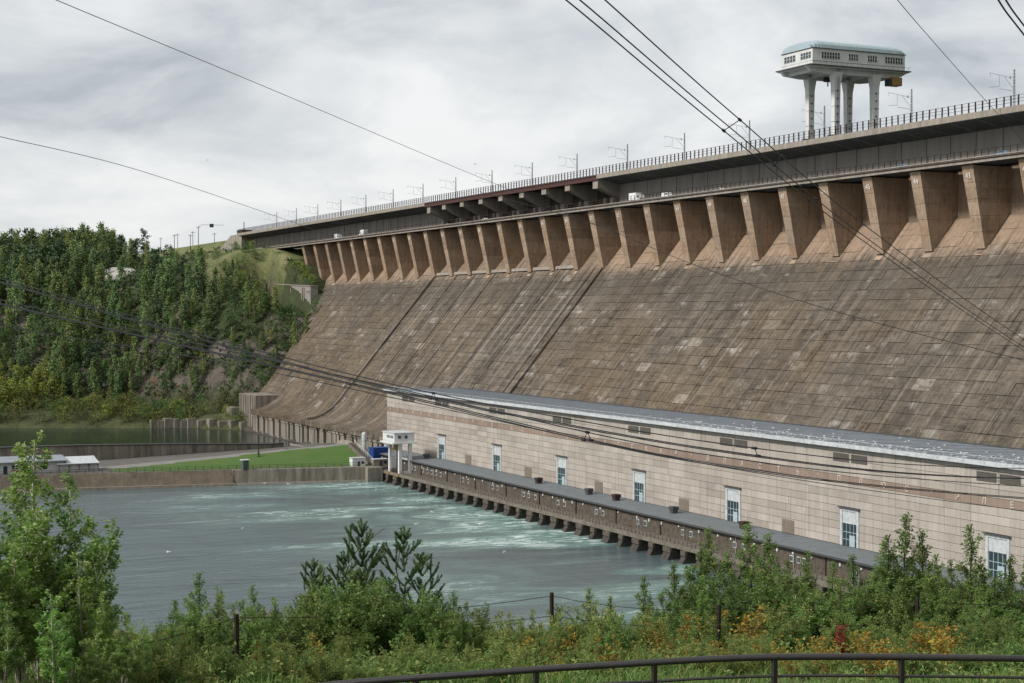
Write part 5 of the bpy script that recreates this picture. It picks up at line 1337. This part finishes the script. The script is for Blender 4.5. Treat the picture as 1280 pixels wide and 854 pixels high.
def conifer(h, r):
    st, lf = MB(), MB()
    main = [Vector((r.gauss(0, .02) * i, r.gauss(0, .02) * i, h * i / 8 - .1)) for i in range(9)]
    st.tube(main, .011 * h, 5, .006)
    def brush(p, d, L, rad):
        pts = [p]; d = d.normalized()
        for i in range(5): d = (d + rv3(r, .06) + Vector((0, 0, .10))).normalized(); pts.append(pts[-1] + d * L / 5)
        st.tube(pts, rad, 4, rad * .4)
        for i in range(int(L * 520)):
            f = r.random(); j = min(4, int(f * 5)); q_ = pts[j].lerp(pts[j + 1], f * 5 - j); dr = (pts[j + 1] - pts[j]).normalized(); sd_ = rv3(r, 1); sd_ -= dr * sd_.dot(dr)
            leaf(lf, q_, dr * .8 + sd_.normalized() * .75, r.uniform(.035, .062), r, .16)
        return pts
    brush(main[6], Vector((0, 0, 1)), h * .27, .006)
    for w in range(8):
        f = .16 + .74 * w / 7; z = h * f; nbr = 5
        for b in range(nbr):
            a = b * 6.28 / nbr + w * .7 + r.uniform(-.3, .3); L = h * .36 * (1.05 - f) ** .6 * r.uniform(.35, 1.3) + .1
            if r.random() < .22: continue
            pts = brush(Vector((main[0].x, main[0].y, z)), Vector((math.cos(a), math.sin(a), .95)), L, .006)
            for s_ in (-1, 1):
                if L > .3: brush(pts[2], Vector((math.cos(a + s_ * .7), math.sin(a + s_ * .7), .8)), L * .5, .004)
    return st, lf
NEAR = {}
BASEH = {'aspen': 4.2, 'birch': 3.0, 'bush': 2.0, 'olive': 1.7, 'yellow': 1.1, 'orange': 1.0, 'red': 1.0, 'spruce': 2.6}
def near_proto(key, name, gen, lm, bm):
    st, lf = gen; top = sorted(q_[2] for q_ in lf.v)[int(len(lf.v) * .997)]; k_ = BASEH[key] / top
    for m_ in (st, lf): m_.v = [(a * k_, b * k_, c * k_) for a, b, c in m_.v]
    tp = max(lf.v, key=lambda q_: q_[2]); NEAR.setdefault(key, []).append((lf.mesh('foliage', lm), st.mesh('stem', bm), name, math.atan2(tp[1], tp[0])))
rp = random.Random(31)
for i in range(3): near_proto('aspen', 'aspen_tree', sapling(4.2, 1.10, 54, .088, 100, rp, 3, .05, .16, 1.0), 'nl_aspen', 'bark_white')
for i in range(4): near_proto('birch', 'birch_sapling', sapling(3.0, .64, 32, .076, 95, rp, 1, .05, .12, 1.0), 'nl_birch', 'bark_dark')
for i in range(3): near_proto('bush', 'willow_bush', sapling(2.0, .78, 34, .072, 100, rp, 4, .24, .05, .8), 'nl_birch', 'stem')
for i in range(3): near_proto('olive', 'olive_shrub', sapling(1.7, .52, 30, .066, 100, rp, 4, .22, .08, .9), 'nl_olive', 'stem')
for i in range(2): near_proto('yellow', 'yellowing_shrub', sapling(1.1, .38, 16, .080, 75, rp, 3, .22, .10, .8), 'nl_yellow', 'stem')
for i in range(2): near_proto('orange', 'orange_shrub', sapling(1.0, .36, 15, .085, 65, rp, 3, .22, .10, .8), 'nl_orange', 'stem')
near_proto('red', 'red_sapling', sapling(1.0, .25, 12, .080, 120, rp, 1, .1, .1, .8), 'nl_red', 'stem')
for i in range(2): near_proto('spruce', 'young_spruce', conifer(2.6, rp), 'needles', 'bark_dark')
BASEH = {'aspen': 4.2, 'birch': 3.0, 'bush': 2.0, 'olive': 1.7, 'yellow': 1.1, 'orange': 1.0, 'red': 1.0, 'spruce': 2.6}
GRP = {'aspen': 'aspens at the lower left', 'birch': 'birch saplings along the near bank', 'bush': 'willow bushes along the near bank', 'olive': 'olive shrubs along the near bank', 'yellow': 'yellowing shrubs behind the railing', 'orange': 'orange shrubs behind the railing', 'red': 'red saplings', 'spruce': 'young spruces on the near bank'}
def near(key, u, vtop, dep, label, i=None, wide=1.0):
    lfm, stm, nm, da = NEAR[key][rp.randrange(len(NEAR[key])) if i is None else i]
    p = atD(u, vtop, dep); z0 = ground(p.x, p.y); h = max(.35, p.z - z0); k = h / BASEH[key]
    if label is None or label in GENERIC:
        zone = ('beside the lower left aspens' if u < 215 else 'around the left fence post' if u < 330 else 'left of the young spruces' if u < 420 else 'at the foot of the young spruces' if u < 540 else 'right of the young spruces' if u < 640
                else 'around the middle fence post' if u < 740 else 'between the middle fence posts' if u < 850 else 'around the third fence post' if u < 960 else 'below the lettered band' if u < 1090 else 'around the right fence post' if u < 1190 else 'at the right edge')
        rank = 'in front by the railing' if dep < 27.2 else ('in the middle' if dep < 31.2 else 'by the river')
        label = '%s %s %s, %s' % ('tall' if h > 2.1 else ('medium' if h > 1.2 else 'low'), {'birch': 'green birch sapling', 'bush': 'green willow bush', 'olive': 'olive shrub', 'yellow': 'yellowing shrub', 'orange': 'orange shrub'}[key], rank, zone)
    o = put(nm, None, None, (p.x, p.y, z0 - .03)); tag(o, label, 'tree' if key in ('aspen', 'birch', 'spruce', 'red') else 'shrub', GRP[key])
    for n_, me_ in (('foliage', lfm), ('stem', stm)):
        c = bpy.data.objects.new(n_, me_); COL.objects.link(c); c.parent = o
    o.scale = (k * wide, k * wide, k); o.rotation_euler = (0, 0, math.atan2(.425, -.905) - da + rp.choice((0, math.pi)) + rp.gauss(0, .25)); return o
class _Any:
    def __contains__(s, x): return any(q in x for q in ('thicket', 'dense stand', 'weeds behind'))
GENERIC = _Any()
A = 'leafy aspen with pale stems at the lower left'
near('aspen', 52, 552, 25.0, 'tallest aspen with white stems at the lower left corner', 0, .95)
near('aspen', 4, 640, 23.5, 'aspen at the left edge in front of the tallest one', 1)
near('aspen', 108, 655, 25.5, 'aspen just right of the tallest one at the lower left', 2)
near('aspen', -52, 610, 25.0, 'aspen half cut off by the left edge', 2)
near('aspen', 138, 735, 24.0, 'short aspen right of the lower left group', 1)
near('aspen', 62, 735, 22.5, 'lowest bushy aspen in front of the lower left group', 0, 1.15)
near('aspen', -5, 745, 22.5, 'lowest bushy aspen at the very corner', 2, 1.15)
LB = 'green birch sapling in the thicket between river and railing'
for u, v, d in ((212, 752, 29), (245, 716, 31), (268, 745, 30), (318, 730, 33), (345, 752, 30), (392, 705, 33), (410, 735, 31), (570, 735, 31), (580, 760, 30), (735, 735, 32), (762, 742, 33), (805, 720, 33), (842, 700, 35)):
    near('birch', u, v, d, 'thin green birch sapling against the river in the middle thicket')
for u, v, d in ((868, 680, 36), (896, 662, 36), (912, 690, 35), (940, 655, 36), (963, 668, 35), (985, 700, 37), (1012, 690, 36), (1040, 705, 37), (1068, 690, 36), (1092, 675, 37), (1112, 668, 36), (1132, 645, 36), (1150, 660, 37), (1172, 692, 36), (1190, 700, 38), (1212, 655, 35), (1228, 705, 37), (1248, 690, 36), (1266, 712, 37), (1290, 690, 36), (1310, 680, 36), (885, 720, 33), (1000, 725, 34), (1060, 730, 34), (1120, 720, 34), (1180, 735, 34), (1240, 735, 34), (1160, 720, 35), (1085, 725, 35)):
    near('birch', u, v, d, 'green birch sapling in the dense stand in front of the machine hall')
for u, v, d in ((195, 795, 27), (230, 782, 28), (262, 790, 27), (300, 775, 30), (340, 790, 28), (380, 770, 31), (428, 748, 32), (455, 770, 29), (490, 740, 32), (520, 762, 31), (548, 780, 29), (600, 790, 31), (350, 812, 26), (210, 825, 25), (270, 822, 25.5), (820, 752, 34), (850, 745, 34), (880, 752, 34), (905, 745, 35), (935, 748, 34), (970, 740, 35), (1010, 752, 34), (1045, 745, 35), (1100, 748, 35), (1140, 752, 34), (1175, 750, 35), (1205, 745, 34), (1232, 770, 31), (1258, 765, 31), (1285, 760, 31), (1270, 790, 29), (1225, 798, 28.5), (1065, 762, 33), (860, 770, 33)):
    near('bush', u, v, d, 'dense green willow bush in the bank thicket')
for u, v, d in ((180, 830, 25), (235, 812, 26), (300, 815, 26), (325, 835, 25), (365, 800, 28), (400, 785, 29), (438, 790, 28), (465, 782, 29), (500, 790, 28), (530, 800, 28), (418, 812, 27), (475, 815, 27), (560, 805, 28), (615, 790, 30), (650, 775, 31), (668, 778, 31), (705, 768, 31), (730, 770, 31), (755, 766, 31), (785, 772, 31), (450, 752, 31), (478, 730, 32), (508, 745, 31), (540, 765, 30), (830, 785, 30), (870, 790, 30), (700, 785, 29), (745, 790, 29), (930, 785, 30), (960, 790, 30), (1020, 785, 30), (1080, 788, 30), (1110, 795, 29), (380, 832, 25.5), (440, 828, 26)):
    near('olive', u, v, d, 'olive green weedy shrub at the edge of the thicket')
for u, v, d in ((640, 785, 30), (655, 790, 29), (690, 790, 29), (718, 785, 30), (812, 770, 31), (828, 790, 29), (850, 775, 31), (868, 800, 28.5), (900, 798, 28.5), (945, 798, 28), (975, 795, 28.5), (1005, 800, 28), (1035, 792, 29), (1062, 785, 29), (1085, 800, 28), (1100, 805, 27.5), (400, 795, 28), (330, 800, 28), (620, 770, 31), (775, 795, 29)):
    near('yellow', u, v, d, 'yellowing shrub standing in the weeds behind the railing')
for u, v, d in ((1150, 778, 29), (1172, 785, 28.5), (1190, 782, 29), (1080, 785, 29), (1025, 792, 28.5), (862, 768, 32)):
    near('orange', u, v, d, 'orange leaved shrub glowing among the weeds behind the railing')
near('red', 1050, 780, 29.0, 'small red leaved sapling among the yellow shrubs')
near('spruce', 452, 652, 31, 'tallest young spruce in the middle of the near bank', 0, 1.0)
near('spruce', 430, 690, 31.5, 'young spruce leaning left of the tallest one', 1)
near('spruce', 505, 660, 31, 'young spruce right of the tallest one against the water', 1)
near('spruce', 392, 700, 31.5, 'short young spruce at the left of the conifers', 0)
near('spruce', 548, 738, 30.5, 'lowest young spruce at the right of the conifers', 0)
near('spruce', 528, 690, 31.5, 'slim young spruce second from the right of the conifers', 1)

for u, v, d in ((30, 590, 25.5), (78, 600, 25), (100, 690, 24.5), (30, 680, 24), (150, 770, 23.5), (120, 790, 23)):
    near('aspen', u, v, d, {30: 'slim aspen left of the tallest one' if v < 600 else 'leafy aspen low at the left edge', 78: 'slim aspen close behind the tallest one', 100: 'bushy aspen below the slim ones', 150: 'low aspen at the right foot of the aspen group', 120: 'lowest aspen beside the railing end'}[u], None, 1.0 if v < 650 else 1.2)
rq = random.Random(15)
for u in np.arange(185, 602, 11):
    near('bush', u, interp([190, 250, 330, 400, 460, 520, 570, 600], [765, 748, 755, 735, 722, 728, 758, 778], u) + rq.uniform(-14, 24), rq.uniform(29, 32), None, None, 1.05)
for u in np.arange(600, 840, 13):
    near(rq.choice(['olive', 'birch', 'bush', 'olive']), u, 772 + rq.uniform(-22, 14), rq.uniform(29.5, 32), None)
for u in np.arange(838, 1480, 10):
    near(rq.choice(['bush', 'bush', 'birch']), u, interp([840, 880, 950, 1000, 1060, 1130, 1180, 1220, 1300], [745, 722, 715, 738, 735, 712, 735, 725, 725], u) + rq.uniform(-18, 20), rq.uniform(33.5, 36.5), None, None, 1.1)
for u in np.arange(130, 640, 12):
    near(rq.choice(['olive', 'bush', 'olive']), u, rq.uniform(792, 832), rq.uniform(24.3, 26.5), None, None, 1.2)
for u in np.arange(630, 1480, 15):
    near(rq.choice(['yellow', 'olive', 'olive', 'olive'] if u < 1100 else ['olive', 'bush', 'orange', 'bush']), u, rq.uniform(796, 818), rq.uniform(26, 27.5), None, None, 1.2)
# second rank of low growth closing the gaps
rb = random.Random(5)
for i in range(120):
    u = rb.uniform(130, 1300); lim = interp([150, 300, 450, 560, 620, 800, 900, 1300], [800, 780, 770, 790, 800, 790, 770, 770], u)
    v = lim + rb.uniform(-25, 35); d = interp([740, 780, 820, 850], [34, 31, 28, 25.5], v) + rb.uniform(-.6, .6)
    k = rb.choice(['bush', 'bush', 'olive', 'olive', 'olive', 'yellow'] if u < 1000 else ['bush', 'bush', 'bush', 'olive'])
    near(k, u, v, d, {'bush': 'dense green willow bush in the bank thicket', 'olive': 'olive green weedy shrub at the edge of the thicket', 'yellow': 'yellowing shrub standing in the weeds behind the railing'}[k], None, 1.15)
# ground cover: grass blades and broad weeds
gr, wd = MB(), MB(); rg2 = random.Random(77)
for i in range(36000):
    d = rg2.uniform(23.5, 39); u = rg2.uniform(-140, 1500); p = atD(u, 600, d); z0 = ground(p.x, p.y); h = rg2.uniform(.10, .28) * (1.15 if u < 900 else .9)
    b = Vector((p.x, p.y, z0)); a = rg2.uniform(0, 6.28); ln = Vector((rg2.gauss(0, .35), rg2.gauss(0, .35), 1)); w = Vector((math.cos(a), math.sin(a), 0)) * .011
    k = len(gr.v); t1 = b + ln * h * .6; t2 = b + ln * h + Vector((ln.x, ln.y, -.25)) * h * .5
    gr.v += [tuple(b - w), tuple(b + w), tuple(t1 + w * .7), tuple(t1 - w * .7), tuple(t2)]; gr.f += [(k, k + 1, k + 2, k + 3), (k + 3, k + 2, k + 4)]
tag(gr.build('grass', 'grassblade'), 'short green and straw coloured grass covering the near bank', 'grass', kind='stuff')
for i in range(34000):
    d = rg2.uniform(24, 39); u = rg2.uniform(-140, 1500); p = atD(u, 600, d)
    if fbm(p.x * .5, p.y * .5, 1) < -.12: continue
    z0 = ground(p.x, p.y); leaf(wd, Vector((p.x, p.y, z0 + abs(rg2.gauss(0, .22)))), Vector((rg2.gauss(0, 1), rg2.gauss(0, 1), rg2.uniform(0, .8))), rg2.uniform(.05, .11), rg2, .5)
tag(wd.build('weeds', 'nl_birch'), 'broad leaved weeds carpeting the near bank', 'weeds', kind='stuff')

# ================================================================== FENCE AND RAILING IN FRONT
f = thing('wire_fence', 'old wire fence on dark leaning posts running through the thicket', 'fence', ground_p := tuple(atD(690, 780, 31)))
tops = []
for u, vt, d in ((22, 822, 24.5), (296, 768, 28.5), (690, 741, 31), (898, 756, 31.5), (1147, 748, 32.5), (1420, 742, 33.5)):
    p = atD(u, vt, d); z0 = ground(p.x, p.y); tops.append(p)
    MB().tube([(p.x, p.y, z0 - .2), (p.x + rp.uniform(-.03, .03), p.y, p.z)], .045, 6).build('post', 'post', f)
for dz in (-.06, -.45, -.85):
    for a, b in zip(tops, tops[1:]):
        MB().tube([a.lerp(b, t / 8) + Vector((0, 0, dz - .5 * (t / 8) * (1 - t / 8) * (1 if dz > -.1 else .6))) for t in range(9)], .006, 4).build('wire_strand', 'post', f)
f = thing('pipe_railing', 'black painted pipe railing in the foreground at the bottom right', 'railing', tuple(atD(968, 930, 18)))
rl = [(380, 860), (440, 853.5), (530, 847), (610, 841.5), (670, 837), (745, 832.5), (818, 828), (890, 824), (968, 821.5), (1050, 821), (1127, 821.5), (1285, 823.5), (1445, 827)]
P = [atD(u, v, 18.0) for u, v in rl]
MB().tube(wire_pts(P, 6), .038, 10).build('top_rail', 'rail', f, smooth=True)
MB().tube(wire_pts([p - Vector((0, 0, .215 if i > 5 else .205)) for i, p in enumerate(P)], 6), .017, 8).build('lower_rail', 'rail', f, smooth=True)
MB().tube(wire_pts([p - Vector((0, 0, .6)) for p in P], 6), .017, 8).build('lower_rail', 'rail', f, smooth=True)
for u in (520, 670, 818, 968, 1127, 1285, 1445):
    v = float(np.interp(u, [a for a, _ in rl], [b for _, b in rl])); p = atD(u, v, 18.0); MB().box(p.x - .025, p.x + .025, p.y - .025, p.y + .025, ground(p.x, p.y) - .2, p.z).build('post', 'rail', f)
